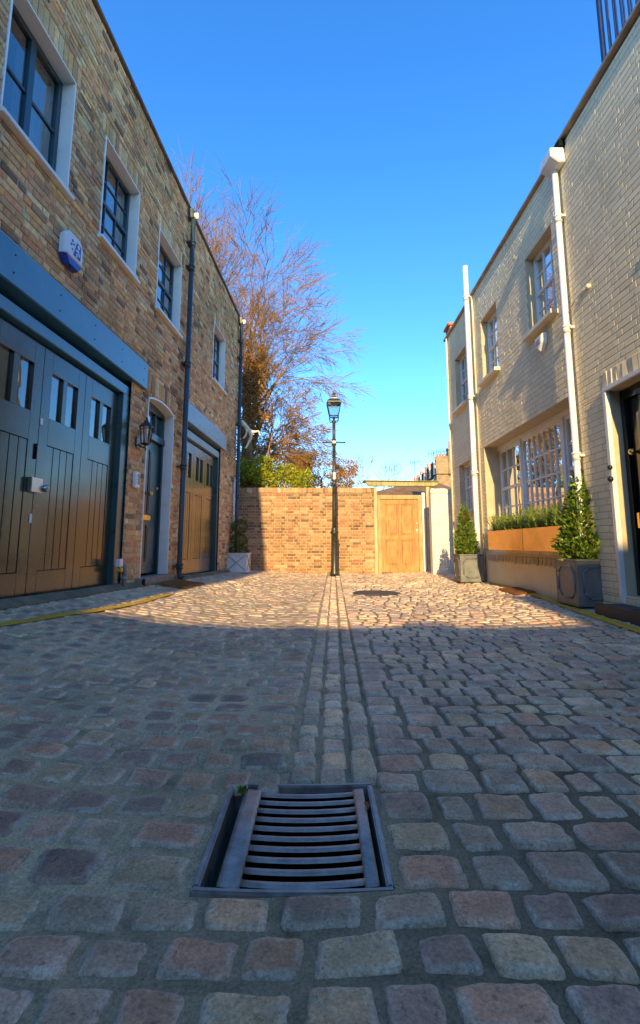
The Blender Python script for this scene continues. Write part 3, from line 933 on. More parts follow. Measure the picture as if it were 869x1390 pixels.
def downpipe(root, sgn, u, n, z0, z1, r, m, hopper=None, collars=(), tilt=0.0, name='downpipe', shoe=True, brk=True):
    mb = MB(sgn)
    pts = [(u, n, z1), (u, n, z0 + 0.10)]
    if shoe: pts += [(u, n + 0.02, z0 + 0.04), (u, n + 0.07, z0 + 0.015)]
    mb.tube(pts, r, 14)
    for z in collars:
        mb.tube([(u, n, z - 0.05), (u, n, z + 0.04)], r * 1.25, 14)
        mb.tube([(u, n, z + 0.02), (u, n, z + 0.042)], r * 1.45, 14)
        if brk: mb.box(u - r * 2.1, u + r * 2.1, 0.001, n - r * 0.2, z - 0.012, z + 0.012)
    o = mb.build(name, m, root)
    if hopper:
        w, h, dpt, hm = hopper
        hb = MB(sgn)
        pr = [(0.012, z1 - h), (n + r + 0.02, z1 - h), (dpt, z1 - h * 0.35), (dpt, z1), (0.012, z1)]
        hb.prism(pr, 0, u - w / 2, u + w / 2)
        hb.build('hopper', hm, o, bevel=0.008)
    return o
downpipe(LH, S, -4.06, 0.085, 0.20, 6.40, 0.042, M['pipe_dark'], None, (5.9, 5.45, 3.72, 1.98, 0.40))
downpipe(LH, S, -0.10, 0.075, 0.14, 6.42, 0.042, M['pipe_dark'], None, (5.9, 5.45, 3.70, 1.9, 0.36))
for u in (-4.06, -0.10):
    mb = MB(S); mb.prism([(-.006 + u, 6.38), (u + .012, 6.38), (u + .05, 6.48), (u - .02, 6.48)], 1, 0.10, 0.175)
    mb.build('gutter_outlet', M['cream'], LH, bevel=.004)
    mb = MB(S); mb.box(u - .07, u + .07, 0.002, 0.098, 6.36, 6.54); mb.build('hopper', M['pipe_dark'], LH, bevel=.01)
# thin white standpipe at the far end
mb = MB(S); mb.tube([(-0.30, 0.04, 0.16), (-0.30, 0.04, 2.35)], 0.026, 10)
for z in (0.6, 1.2, 1.8, 2.25): mb.tube([(-0.30, 0.04, z), (-0.30, 0.04, z + .04)], 0.034, 10)
mb.build('waste_pipe', surf('chipped_white', (0.7, 0.67, 0.6), 0.5, 0.4, var=0.1, nscale=20, bstr=.2, dirt=(0.2, 0.08, 0.04), dirt_amt=0.9), LH)

# wall-hung things on the left
def on(F, name, u, n, z, label, cat, group=None):
    o = empty(name, F.world(u, n, z), -F.a)
    return tag(o, label, cat, group)

# alarm box
AU, AZ = -7.36, 3.57
al = on(FL, 'alarm_box', AU, 0.0, AZ, 'white alarm box with blue base and blue figure emblem on brown brick wall', 'alarm box')
mb = MB(S)
poly = [(-.15, -.10), (-.15, .09), (-.085, .165), (.085, .165), (.15, .09), (.15, -.10)]
ins = [(a * .86, b * .86 + .005) for a, b in poly]
n0, n1 = 0.006, 0.075
def slab(mb, poly, ins, n0, nm, n1):
    k = len(poly)
    pts = [(a, n0, b) for a, b in poly] + [(a, nm, b) for a, b in poly] + [(a, n1, b) for a, b in ins]
    fs = [tuple(range(k))] + [(i, (i + 1) % k, (i + 1) % k + k, i + k) for i in range(k)] + [(i + k, (i + 1) % k + k, (i + 1) % k + 2 * k, i + 2 * k) for i in range(k)] + [tuple(range(2 * k, 3 * k))]
    mb.add(pts, fs)
slab(mb, poly, ins, 0.006, 0.055, 0.078)
mb.build('case', M['plastic_white'], al, bevel=.004)
mb = MB(S)
pb = [(-.15, -.101), (.15, -.101), (.085, -.175), (-.085, -.175)]
slab(mb, pb, [(a * .86, b * .95 - .002) for a, b in pb], 0.006, 0.055, 0.076)
mb.build('beacon', M['blue'], al, bevel=.003)
mb = MB(S)
n = 0.080
mb.prism([(-.03, -.055), (.09, -.055), (.09, .09), (.02, .10)], 1, n, n + .002)
for (x, z, r) in ((-.055, .075, .014), (-.07, .03, .014), (-.05, -.01, .010), (-.03, .05, .012)):
    mb.prism([(x + r * math.cos(i * PI / 5), z + r * math.sin(i * PI / 5)) for i in range(10)], 1, n, n + .002)
lg = mb.build('emblem', M['blue'], al)
mb = MB(S)
mb.prism([(.045 + .02 * math.cos(i * PI / 6), .065 + .02 * math.sin(i * PI / 6)) for i in range(12)], 1, n + .0025, n + .0035)
mb.prism([(.0, .02), (.05, .035), (.075, -.02), (.06, -.03), (.045, .012), (.01, .002)], 1, n + .0025, n + .0035)
mb.prism([(.02, -.01), (.035, -.005), (.03, -.05), (.012, -.05)], 1, n + .0025, n + .0035)
mb.build('emblem_figure', M['plastic_white'], lg)

# wall lantern
LU, LZ = -5.62, 1.96
la = on(FL, 'wall_lantern', LU, 0.0, LZ, 'black carriage lantern on brick pier left of the front door', 'wall lantern')
mb = MB(S)
mb.box(-.045, .045, 0.004, 0.02, 0.02, 0.16)
mb.tube([(0, .02, .06), (0, .06, .03), (0, .11, .02), (0, .12, .05)], .010, 8)
mb.lathe([(.012, .045), (.05, .06), (.055, .075), (.02, .078)], 0, .12, 6)
mb.lathe([(.095, .285), (.09, .30), (.045, .345), (.03, .36), (.03, .375), (.012, .385), (.016, .40), (.004, .43)], 0, .12, 6)
for i in range(6):
    a = i * PI / 3
    mb.tube([(.052 * math.cos(a), .12 + .052 * math.sin(a), .075), (.085 * math.cos(a), .12 + .085 * math.sin(a), .288)], .006, 6)
mb.tube([(0, .12, .01), (0, .12, -.02)], [.014, .004], 8)
mb.build('bracket', M['black'], la)
mb = MB(S); mb.lathe([(.048, .078), (.08, .284)], 0, .12, 6); mb.build('glass', glass_mat('lantern_frost', (.9, .9, .86), .6), la)
mb = MB(S); mb.lathe([(.018, .08), (.02, .16), (.014, .2)], 0, .12, 10); mb.build('bulb', M['plastic_white'], la)

# intercom
ic = on(FL, 'door_intercom', -5.62, 0.0, 1.56, 'white intercom panel on brick pier below the carriage lantern', 'intercom')
mb = MB(S); mb.box(-.075, .075, .004, .045, -.105, .105); mb.build('case', M['plastic_white'], ic, bevel=.01)
mb = MB(S); mb.box(-.012, .055, .046, .05, -.06, .075); mb.build('screen', M['plastic_grey'], ic, bevel=.002)
mb = MB(S)
for k in range(3): mb.box(-.05, -.03, .046, .05, -.05 + k * .04, -.03 + k * .04)
mb.build_each('button', M['steel'], ic)
# meter box with pipe
mt = on(FL, 'meter_box', -5.93, 0.0, 0.12, 'small white box with yellow tap above grey pipe beside the wide garage', 'meter box')
mb = MB(S); mb.box(-.09, .0, .006, .06, .36, .45); mb.build('case', M['plastic_white'], mt, bevel=.006)
mb = MB(S); mb.tube([(.07, .05, .06), (.07, .05, .34), (.04, .05, .37)], .028, 12); mb.tube([(.07, .05, .2), (.07, .05, .24)], .034, 12); mb.build('pipe', M['plastic_grey'], mt)
mb = MB(S); mb.box(-.06, .0, .02, .065, .30, .35); mb.build('tap', M['yellow_plastic'], mt, bevel=.008)

# doormats
def doormat(F, u0, u1, n0, n1, label, rot=0):
    w = F.world((u0 + u1) / 2, (n0 + n1) / 2, 0)
    mb = MB()
    a, b = (u1 - u0) / 2, (n1 - n0) / 2
    k = 14
    pts = {}
    mb.smooth = True
    for j in range(k + 1):
        for i in range(k + 1):
            x = -b + 2 * b * i / k; y = -a + 2 * a * j / k
            e = max(abs(x) / b, abs(y) / a)
            ca, sa = math.cos(-F.a + rot), math.sin(-F.a + rot)
            X, Y = w.x + ca * x - sa * y, w.y + sa * x + ca * y
            z = gz(X, Y) + (0.028 if e < .98 else 0.0)
            pts[i, j] = mb.add([(X - w.x, Y - w.y, z)], [])
    for j in range(k):
        for i in range(k):
            mb.f.append((pts[i, j], pts[i + 1, j], pts[i + 1, j + 1], pts[i, j + 1])); mb.mi.append(0); mb.sm.append(True)
    o = mb.build('doormat', M['mat'], loc=(w.x, w.y, 0))
    tag(o, label, 'doormat', 'coir doormats')
doormat(FL, -5.05, -4.1, 0.10, 0.52, 'brown coir doormat in front of the dark green front door')
doormat(FR, -4.95, -4.25, 0.04, 0.36, 'brown mat lying at the foot of the low white plinth')

# ------------------------------------------------------------------ RIGHT HOUSES
S2 = FR.sgn
RT = 5.68
def right_house(name, label, u0, u1, proud, holes, pal_j, zplinth):
    h = empty(name, FR.world(0, 0, 0), -A_R)
    tag(h, label, 'house')
    mb = MB(S2)
    brickwork(mb, u0, u1, zplinth, RT, holes, WB, rh=0.072, j=pal_j, proud=proud, joint=0.0036, depth=0.0075, stretch=0.215, header=0.108)
    # reveal faces of every opening
    mb.m = 1
    for a, b, c, d in [q[:4] for q in holes]:
        dd = -0.34 if (b - a) > 1.2 else -0.16
        n1 = proud - 0.004
        mb.quad((a, n1, c), (a, dd, c), (a, dd, d), (a, n1, d)); mb.quad((b, n1, c), (b, dd, c), (b, dd, d), (b, n1, d))
        mb.quad((a, n1, d), (b, n1, d), (b, dd, d), (a, dd, d)); mb.quad((a, n1, c), (b, n1, c), (b, dd, c), (a, dd, c))
    return h, mb
# middle house
RW = [(-5.89, -5.10), (-3.90, -3.12)]
RZ0, RZ1 = 3.74, 4.93
BIG = (-6.16, -2.97, 0.98, 2.53)
h2, mb = right_house('painted_house', 'cream painted brick mews house with wide multi pane ground floor window', -6.26, -2.62, 0.0, [(a, b, RZ0, RZ1) for a, b in RW] + [BIG], 0.0011, 0.0)
mb.build('wall', [M['white_brick'], M['white_mortar']], h2, recalc=False)
def rbody(h, u0, u1, z1=RT, depth=-6.0):
    mb = MB(S2)
    mb.box(u0, u1, depth, -0.75, 0, z1 - .02)
    mb.box(u0, u0 + .06, -0.75, -0.02, 0, z1 - .02); mb.box(u1 - .06, u1, -0.75, -0.02, 0, z1 - .02)
    mb.box(u0 + .06, u1 - .06, -0.75, -0.02, z1 - .12, z1 - .02)
    mb.box(u0 + .06, u1 - .06, -0.75, -0.02, 2.75, 2.9)
    mb.build('house_body', M['room_wall'], h)
def rcoping(h, u0, u1, z=RT, pr=0.05):
    mb = MB(S2); mb.box(u0, u1, -6, pr, z, z + .05); mb.box(u0, u1, -.3, pr - .02, z + .05, z + .075)
    mb.build('coping', M['coping_pale'], h, bevel=.006)
rbody(h2, -6.26, -2.62); rcoping(h2, -6.26, -2.62)
for k, (a, b) in enumerate(RW):
    window(h2, S2, a, b, RZ0, RZ1, -0.12, 3, 4, M['white'], 0.05, 0.020, True, sill=(M['sill'], 0.05, 0.10, 0.075),
           curtain=[(a + .03, a + .3)] if k else None)
# the wide window: three lights
n = -0.27
for (a, b, cols) in ((-2.985, -3.90, 3), (-3.98, -5.28, 7), (-5.36, -6.145, 3)):
    window(h2, S2, b, a, 1.0, 2.46, n, cols, 4, M['white'], 0.05, 0.026, cols == 3, sill=None)
mb = MB(S2)
for c in (-3.94, -5.32): mb.box(c - .04, c + .04, n - .05, n + .02, 1.0, 2.46)
mb.box(-6.155, -2.975, n - .05, n + .03, 2.46, 2.528); mb.box(-6.155, -2.975, n - .05, 0.06, 0.925, 0.999)
mb.build('window_frame', M['white'], h2, bevel=.004)
# interior ornaments seen through the glass are left to the dim room; smooth lintel band and plinth
mb = MB(S2)
mb.box(-6.255, -2.90, 0.003, 0.028, 0.0, 0.565)
mb.prism([(0.004, 0.565), (0.028, 0.565), (0.006, 0.60), (0.004, 0.60)], 0, -6.255, -2.90)
mb.build('plinth', M['render'], h2, bevel=.004)
mb = MB(S2)
for i in range(26):
    u = -6.2 + i * .125; w_ = .056
    dz = U(-.012, .012)
    mb.prism([(u - w_, .562), (u + w_, .562), (u + w_, .50 + dz), (u + w_ * .7, .462 + dz), (u, .445 + dz), (u - w_ * .7, .462 + dz), (u - w_, .50 + dz)], 1, .029, .040 + U(-.003, .003))
mb.build('edging', surf('edging_render', (.52, .42, .29), .8, .2, var=.25, nscale=9, bstr=.4), h2, bevel=.004)

# far house
h3, mb = right_house('painted_house', 'farthest cream painted house with two small windows and a chimney pot', -2.62, -0.62, -0.004, [(-2.12, -1.33, 3.71, 4.90), (-2.10, -1.32, 1.42, 2.46)], 0.0013, 0.0)
mb.build('wall', [M['white_brick'], M['white_mortar']], h3, recalc=False)
rbody(h3, -2.61, -0.62); rcoping(h3, -2.615, -0.60, RT - 0.02, 0.045)
for (z0, z1) in ((3.71, 4.90), (1.42, 2.46)):
    a, b = (-2.12, -1.33) if z0 > 3 else (-2.10, -1.32)
    window(h3, S2, a, b, z0, z1, -0.12, 3, 4, M['white'], 0.05, 0.020, True, sill=(M['sill'], 0.05, 0.09, 0.07))
mb = MB(S2); mb.box(-1.0, -0.62, -0.5, -0.02, RT + .05, RT + .22); mb.box(-1.03, -0.59, -0.53, 0.03, RT + .22, RT + .29)
mb.build('chimney', M['pot'], h3, bevel=.01)
mb = MB(S2); mb.tube([(-0.85, 0.035, 0.12), (-0.85, 0.035, RT - .05)], 0.022, 8)
for z in (1., 2.2, 3.4, 4.6): mb.tube([(-0.85, .035, z), (-.85, .035, z + .05)], .03, 8)
mb.build('waste_pipe', M['cream'], h3)

# near house
ND = (-8.1, -6.82, 0.24, 2.33)
h1, mb = right_house('painted_house', 'nearest cream painted brick house with black front door and roof railing', -11.5, -6.26, 0.02, [ND, (-9.2, -8.4, RZ0, RZ1)], 0.0006, 0.0)
# soldier arch over the door
mb.build('wall', [M['white_brick'], M['white_mortar']], h1, recalc=False)
mb = MB(S2)
nsol = 17
for i in range(nsol):
    w = (ND[1] - ND[0] + .1) / nsol
    a = ND[0] - .05 + i * w
    one_brick(mb, a, a + w, ND[3] + .012, ND[3] + .215, WB, 0.003, 0.026, 0.0035)
mb.build('arch', M['white_brick'], h1, recalc=False)
rbody(h1, -11.5, -6.26); rcoping(h1, -11.5, -6.26, RT + .03, 0.07)
mb = MB(S2); mb.box(-20, -11.5, -6, 0, 0, RT + .05); mb.build('rear_range', M['render'], h1)
window(h1, S2, -9.2, -8.4, RZ0, RZ1, -0.12, 3, 4, M['white'], 0.05, 0.02, True, sill=(M['sill'], .05, .1, .075))
mb = MB(S2)
mb.box(ND[1] - .012, ND[1] + .045, 0.003, 0.05, 0.16, ND[3] - .0); mb.box(ND[0] - .045, ND[0] + .012, 0.003, 0.05, 0.16, ND[3])
mb.box(ND[0] - .045, ND[1] + .045, .003, .05, ND[3] - .0, ND[3] + .05)
mb.build('door_surround', M['white'], h1, bevel=.005)
mb = MB(S2)
DQ = -0.13
q0, q1 = ND[0] + .004, ND[1] - .004
mb.box(q1 - .07, q1, DQ - .06, DQ + .03, .24, 2.325); mb.box(q0, q0 + .07, DQ - .06, DQ + .03, .24, 2.325); mb.box(q0 + .07, q1 - .07, DQ - .06, DQ + .03, 2.22, 2.325)
mb.build('door_frame', M['black_door'], h1, bevel=.005)
mb = MB(S2)
a, b = q0 + .075, q1 - .075
mb.box(a, b, DQ - .05, DQ - .01, .25, 2.215)
mid = (a + b) / 2
for (p, q) in ((a + .12, mid - .05), (mid + .05, b - .12)):
    for (z0, z1) in ((.42, 1.0), (1.15, 2.05)):
        mb.box(p, q, DQ - .01, DQ + .008, z0, z1); mb.box(p + .04, q - .04, DQ + .008, DQ + .016, z0 + .04, z1 - .04)
fd = mb.build('front_door', M['black_door'], h1, bevel=.006)
mb = MB(S2); mb.box(b - .06, b - .02, DQ - .008, DQ + .025, .90, 1.05); mb.build('letter_plate', M['brass'], fd, bevel=.004)
mb = MB(S2); mb.tube([(b - .06, DQ - .01, 1.66), (b - .06, DQ + .02, 1.66)], .016, 10); mb.ball((b - .06, DQ + .04, 1.66), .034, 12, 8); mb.build('door_knob', M['brass'], fd)
mb = MB(S2); mb.box(ND[0] - .2, ND[1] + .06, -.3, .30, 0.0, .155); mb.build('doorstep', M['step_dark'], h1, bevel=.012)
mb = MB(S2); mb.ball((ND[1] - .02, .07, 1.52), .026, 10, 6); mb.ball((ND[1] - .02, .075, 1.40), .03, 10, 6); mb.build_each('bell_pull', M['black'], h1)
# white downpipes
w_pipe = M['white']
pp = downpipe(h1, S2, -6.235, 0.075, 0.08, 5.42, 0.036, w_pipe, None, (4.75, 3.3, 1.75, 0.35))
mb = MB(S2)
mb.prism([(0.022, 5.40), (0.10, 5.40), (0.20, 5.48), (0.20, 5.60), (0.022, 5.60)], 0, -6.40, -6.12)
mb.build('hopper', w_pipe, pp, bevel=.008)
mb = MB(S2); mb.box(-6.42, -6.14, -.06, 0.10, 5.602, 5.69); mb.build('gutter_mouth', M['groove'], h1)
p2 = downpipe(h2, S2, -2.63, 0.085, 0.08, 6.38, 0.05, w_pipe, None, (5.68, 3.6, 2.1, 0.5))
mb = MB(S2); mb.tube([(-2.76, .035, 5.66), (-2.80, .04, 5.5), (-2.80, .035, 5.3), (-2.80, .035, 0.2)], .018, 8); mb.build('waste_pipe', M['cream'], h2)
mb = MB(S2); mb.tube([(-6.33, .06, 3.52), (-6.42, .05, 3.58), (-6.55, .03, 3.62), (-6.64, .028, 3.60)], .008, 6); mb.ball((-6.67, .035, 3.60), .03, 8, 6)
mb.build('cable', M['cream'], h1)
# alarm box on the right
a2 = on(FR, 'alarm_box', -5.52, 0.0, 3.45, 'cream alarm box below the upper window of the cream painted house', 'alarm box')
mb = MB(S2)
poly = [(-.11, .10), (.11, .10), (.10, -.03), (.0, -.13), (-.10, -.03)]
slab(mb, poly, [(x * .8, z * .8) for x, z in poly], .006, .06, .085)
mb.build('case', M['white'], a2, bevel=.006)
mb = MB(S2); mb.box(-.05, .05, .0855, .089, -.03, .04); mb.build('badge', M['plastic_grey'], a2, bevel=.003)

# roof railing
rl = on(FR, 'roof_railing', -6.62, -0.42, RT + .03, 'dark blue metal railing on the flat roof of the nearest cream house', 'railing')
rm = surf('blue_black_rail', (0.012, 0.02, 0.07), .4, .5, var=.2, bstr=0)
mb = MB(S2)
H = 1.76
for n_ in (0, -2.6):
    mb.box(-.022, .022, n_ - .022, n_ + .022, .0, H)
mb.build_each('post', rm, rl)
mb = MB(S2)
mb.box(-.015, .015, -2.6, .0, H, H + .03); mb.box(-.012, .012, -2.6, 0, .10, .125)
mb.box(-4.0, .0, -.015, .015, H + .031, H + .06); mb.box(-4.0, 0, -.012, .012, .126, .15)
mb.build_each('top_rail', rm, rl)
mb = MB(S2)
for i in range(1, 26): mb.box(-.008, .008, -i * .10 - .008, -i * .10 + .008, .125, H)
for i in range(1, 34): mb.box(-i * .12 - .008, -i * .12 + .008, -.008, .008, .15, H + .03)
mb.build_each('baluster', rm, rl)

# window boxes
def foliage_cloud(mb, pts, size, jit=0.4, narrow=0.45, cols=((1, 1, 1),), droop=0.0):
    """pts: list of (pos, outward normal); adds leaf kites"""
    for p, nrm in pts:
        c = random.choice(cols); t = U(0.65, 1.35)
        mb.col = (c[0] * t, c[1] * t, c[2] * t)
        d = (Vector(nrm) + Vector((U(-1, 1), U(-1, 1), U(-1, 1))) * jit)
        if d.length < 1e-4: d = Vector((0, 0, 1))
        d.normalize()
        d.z -= droop
        s = d.cross(Vector((U(-1, 1), U(-1, 1), U(-1, 1))))
        if s.length < 1e-4: continue
        s.normalize(); nn = d.cross(s).normalized()
        L = size * U(0.65, 1.3); W = L * narrow * 0.5
        p = Vector(p)
        mb.add([p, p + d * L * .45 + s * W - nn * L * .06, p + d * L + nn * -L * .12, p + d * L * .45 - s * W - nn * L * .06, p + d * L * .5],
               [(0, 1, 4), (1, 2, 4), (2, 3, 4), (3, 0, 4)])

for i, (a, b, lab) in enumerate(((-3.55, -2.98 - .57 * 0, 'x'), (-4.98, -3.56, 'y'), (-6.08, -4.99, 'z'))):
    pass
boxes = [(-3.66, -4.98 + 0.0, 'far half of the brushed copper window box reflecting the bay tree'),
         ]
def window_box(u0, u1, label):
    o = on(FR, 'window_box', (u0 + u1) / 2, 0.145, 0.655, label, 'window box', 'copper window boxes')
    w = (u1 - u0) / 2
    mb = MB(S2)
    for q in ((-w, w, .105, .115, 0, .30), (-w, w, -.115, -.105, 0, .30), (-w, -w + .01, -.105, .105, 0, .30), (w - .01, w, -.105, .105, 0, .30), (-w + .01, w - .01, -.105, .105, 0.0, .012)):
        mb.box(*q)
    mb.build('trough', M['brass_box'], o)
    mb = MB(S2); mb.box(-w + .011, w - .011, -.104, .104, .013, .27); mb.build('soil', M['soil'], o)
    return o
window_box(-5.06, -3.70, 'copper window box at the far end, reflecting dark foliage')
window_box(-6.12, -5.075, 'copper window box at the near end, partly behind the large bay tree')
def rosemary(u, n, k):
    o = on(FR, 'rosemary_plant', u, n, 0.92, '', 'plant', 'rosemary plants in the copper window boxes')
    o['label'] = 'bushy green upright rosemary plant growing in a copper window box'
    mb = MB()
    pts = []
    for s in range(46):
        a = U(0, 2 * PI); r0 = U(0, .09); tilt = U(0.0, .55)
        h = U(.14, .30); dirv = Vector((math.cos(a) * tilt, math.sin(a) * tilt, 1)).normalized()
        b = Vector((math.cos(a) * r0, math.sin(a) * r0, 0))
        for q in range(15):
            p = b + dirv * h * (q + 1) / 15
            pts.append((p, dirv * .9 + Vector((U(-1, 1), U(-1, 1), 0.2)) * .6))
    foliage_cloud(mb, pts, .045, .35, .24, ((1, 1, 1), (1.3, 1.25, .9), (.6, .75, .6)))
    mb.build('foliage', M['rosemary'], o, recalc=False)
    return o
rp = rosemary(-3.82, 0.145, 0)
foll = rp.children[0]
for k in range(1, 10):
    c = rp.copy(); COL.objects.link(c)
    c.location = FR.world(-3.82 - k * 0.240, 0.145 + U(-.02, .02), 0.92)
    c.rotation_euler = (0, 0, U(0, 6.28)); c.scale = (U(.95, 1.15), U(.95, 1.15), U(.85, 1.15))
    f = foll.copy(); COL.objects.link(f); f.parent = c

# ------------------------------------------------------------------ planters and clipped trees
def lead_planter(loc, w, d, h, rz, label):
    o = empty('planter', loc, rz); tag(o, label, 'planter')
    mb = MB()
    t = .03
    for q in ((-w / 2, w / 2, -d / 2, -d / 2 + t), (-w / 2, w / 2, d / 2 - t, d / 2), (-w / 2, -w / 2 + t, -d / 2 + t, d / 2 - t), (w / 2 - t, w / 2, -d / 2 + t, d / 2 - t)):
        mb.box(*q, 0.012, h - .02)
    mb.box(-w / 2 + t, w / 2 - t, -d / 2 + t, d / 2 - t, .012, .04)
    b = mb.build('planter_body', M['lead'], o, bevel=.004)
    mb = MB(); e = .014
    for q in ((-w / 2 - e, w / 2 + e, -d / 2 - e, -d / 2 + t), (-w / 2 - e, w / 2 + e, d / 2 - t, d / 2 + e), (-w / 2 - e, -w / 2 + t, -d / 2 + t, d / 2 - t), (w / 2 - t, w / 2 + e, -d / 2 + t, d / 2 - t)):
        mb.box(*q, h - .02, h)
    mb.box(-w / 2 - e, w / 2 + e, -d / 2 - e, d / 2 + e, 0, .012)
    mb.build('rim', M['lead'], o, bevel=.004)
    # raised octagonal moulding on each face
    mb = MB()
    for side in range(4):
        ww = (w if side % 2 == 0 else d)
        a, c = ww * .36, h * .34
        k = min(a, c) * .42
        oc = [(-a + k, -c), (a - k, -c), (a, -c + k), (a, c - k), (a - k, c), (-a + k, c), (-a, c - k), (-a, -c + k)]
        P = []
        for (x, z) in oc + [oc[0], oc[1]]:
            off = (d if side % 2 == 0 else w) / 2 + .003
            v = (x, -off) if side == 0 else ((off, x) if side == 1 else ((-x, off) if side == 2 else (-off, -x)))
            P.append((v[0], v[1], h * .5 + z))
        for i in range(8):
            mb.tube([P[i], P[i + 1]], .011, 8)
        for i in range(8): mb.ball(P[i], .011, 8, 4)
    mb.build('panel_moulding', M['lead'], o)
    mb = MB(); mb.box(-w / 2 + t + .001, w / 2 - t - .001, -d / 2 + t + .001, d / 2 - t - .001, .041, h - .05); mb.build('soil', M['soil'], o)
    return o
def bay_tree(loc, h, r, nleaf, size, label, scale=1.0):
    o = empty('bay_tree', loc); tag(o, label, 'bay tree')
    mb = MB(); mb.tube([(0, 0, 0), (.01, 0, h * .3), (0, .01, h * .9)], [.02, .016, .006], 8)
    for i in range(60):
        z = U(.03, .9) * h; a = U(0, 6.28); rr = r * min(1, (1 - z / h) * 1.15 + .08) * .8
        mb.tube([(0, 0, z * .85), (math.cos(a) * rr * .5, math.sin(a) * rr * .5, z * .95), (math.cos(a) * rr, math.sin(a) * rr, z)], [.006, .004, .002], 4)
    mb.build('trunk', M['bark'], o)
    mb = MB(); pts = []
    for i in range(nleaf):
        z = h * (1 - math.sqrt(R())) * .98 + U(-.03, .02)
        lim = r * min(1, (1 - z / h) * 1.25 + .05) * (0.82 + 0.30 * noise.noise(Vector((z * 7, i % 9, loc[0]))))
        if z < .12: lim *= .6 + z / .12 * .4
        a = U(0, 6.28); lump = 1 + .22 * noise.noise(Vector((math.cos(a) * 2.2, math.sin(a) * 2.2, z * 6)))
        rr = lim * lump * (R() ** .38)
        out = Vector((math.cos(a), math.sin(a), .75))
        pts.append(((math.cos(a) * rr, math.sin(a) * rr, z), out))
    foliage_cloud(mb, pts, size, .9, .50, ((1, 1, 1), (1.5, 1.45, 1.0), (.55, .7, .7), (.9, 1.1, .8)))
    mb.build('crown', M['bay'], o, recalc=False)
    return o
pl = (2.99, 5.41)
lead_planter((pl[0], pl[1], gz(*pl) + .012), .43, .50, .50, -0.02, 'large lead grey planter with octagonal panels holding the near bay tree')
bay_tree((pl[0] + .02, pl[1], gz(*pl) + .46), 1.10, .31, 4300, .064, 'tall conical bay tree with glossy leaves in the large lead planter')
ps = (2.76, 8.92)
lead_planter((ps[0], ps[1], gz(*ps) + .012), .42, .44, .50, 0.0, 'plain grey planter at the far white downpipe holding the smaller bay tree')
bay_tree((ps[0] - .03, ps[1], gz(*ps) + .46), 1.06, .235, 2600, .056, 'smaller column shaped bay tree beside the far white downpipe')

# left topiary planter
pt = (-1.90, 11.17)
z0 = gz(*pt)
o = empty('planter', (pt[0], pt[1], z0), -A_L); tag(o, 'square grey white timber planter with crossed battens at the brick wall', 'planter')
w, h = .47, .44
mb = MB()
for q in ((-w / 2, w / 2, -w / 2, -w / 2 + .03), (-w / 2, w / 2, w / 2 - .03, w / 2), (-w / 2, -w / 2 + .03, -w / 2 + .03, w / 2 - .03), (w / 2 - .03, w / 2, -w / 2 + .03, w / 2 - .03)):
    mb.box(*q, .02, h - .025)
mb.box(-w / 2 + .03, w / 2 - .03, -w / 2 + .03, w / 2 - .03, .02, .05)
mb.build('planter_body', M['planter_white'], o, bevel=.003)
mb = MB()
for q in ((-w / 2 - .02, w / 2 + .02, -w / 2 - .02, -w / 2 + .04), (-w / 2 - .02, w / 2 + .02, w / 2 - .04, w / 2 + .02), (-w / 2 - .02, -w / 2 + .04, -w / 2 + .04, w / 2 - .04), (w / 2 - .04, w / 2 + .02, -w / 2 + .04, w / 2 - .04)):
    mb.box(*q, h - .025, h); mb.box(q[0] + .006, q[1] - .006, q[2] + .006, q[3] - .006, 0, .03)
mb.build('rim', M['planter_white'], o, bevel=.003)
mb = MB()
bm_ = surf('batten_grey', (.30, .33, .35), .5, .4, var=.15, bstr=.1)
for s in range(4):
    for (x0, x1) in ((-1, 1), (1, -1)):
        def P(x, z, k):
            v = {0: (x, -w / 2 - k), 1: (w / 2 + k, x), 2: (-x, w / 2 + k), 3: (-w / 2 - k, -x)}[s]
            return (v[0], v[1], z)
        k = .004 if x0 < 0 else .008
        mb.tube([P(x0 * w * .46, .045, k), P(x1 * w * .46, h - .04, k)], .009, 6)
mb.build_each('cross_batten', bm_, o)
mb = MB(); mb.box(-w / 2 + .031, w / 2 - .031, -w / 2 + .031, w / 2 - .031, .051, h - .05); mb.build('soil', M['soil'], o)
tp = empty('topiary_tree', (pt[0], pt[1], z0 + h - .05)); tag(tp, 'cloud clipped box topiary of stacked balls in the grey white planter', 'topiary')
mb = MB(); mb.tube([(0, 0, 0), (.012, 0, .35), (.0, 0, .8)], [.022, .016, .01], 8); mb.build('trunk', M['bark'], tp)
mb = MB(); pts = []
for (c, r, sz, k) in (((0, 0, .09), .22, (1.05, 1.05, .55), 1500), ((0, 0, .35), .19, (1.0, 1.0, .68), 1300), ((.01, 0, .66), .18, (1, 1, .92), 1500)):
    for i in range(k):
        d = Vector((random.gauss(0, 1), random.gauss(0, 1), random.gauss(0, 1))).normalized()
        rr = r * (U(.80, 1.04)) * (1 + .12 * noise.noise(d * 3 + Vector(c)))
        pts.append(((c[0] + d.x * rr * sz[0], c[1] + d.y * rr * sz[1], c[2] + d.z * rr * sz[2]), d))
foliage_cloud(mb, pts, .03, .7, .55, ((1, 1, 1), (1.5, 1.5, 1), (.5, .6, .6)))
mb.build('crown', M['box_leaf'], tp, recalc=False)

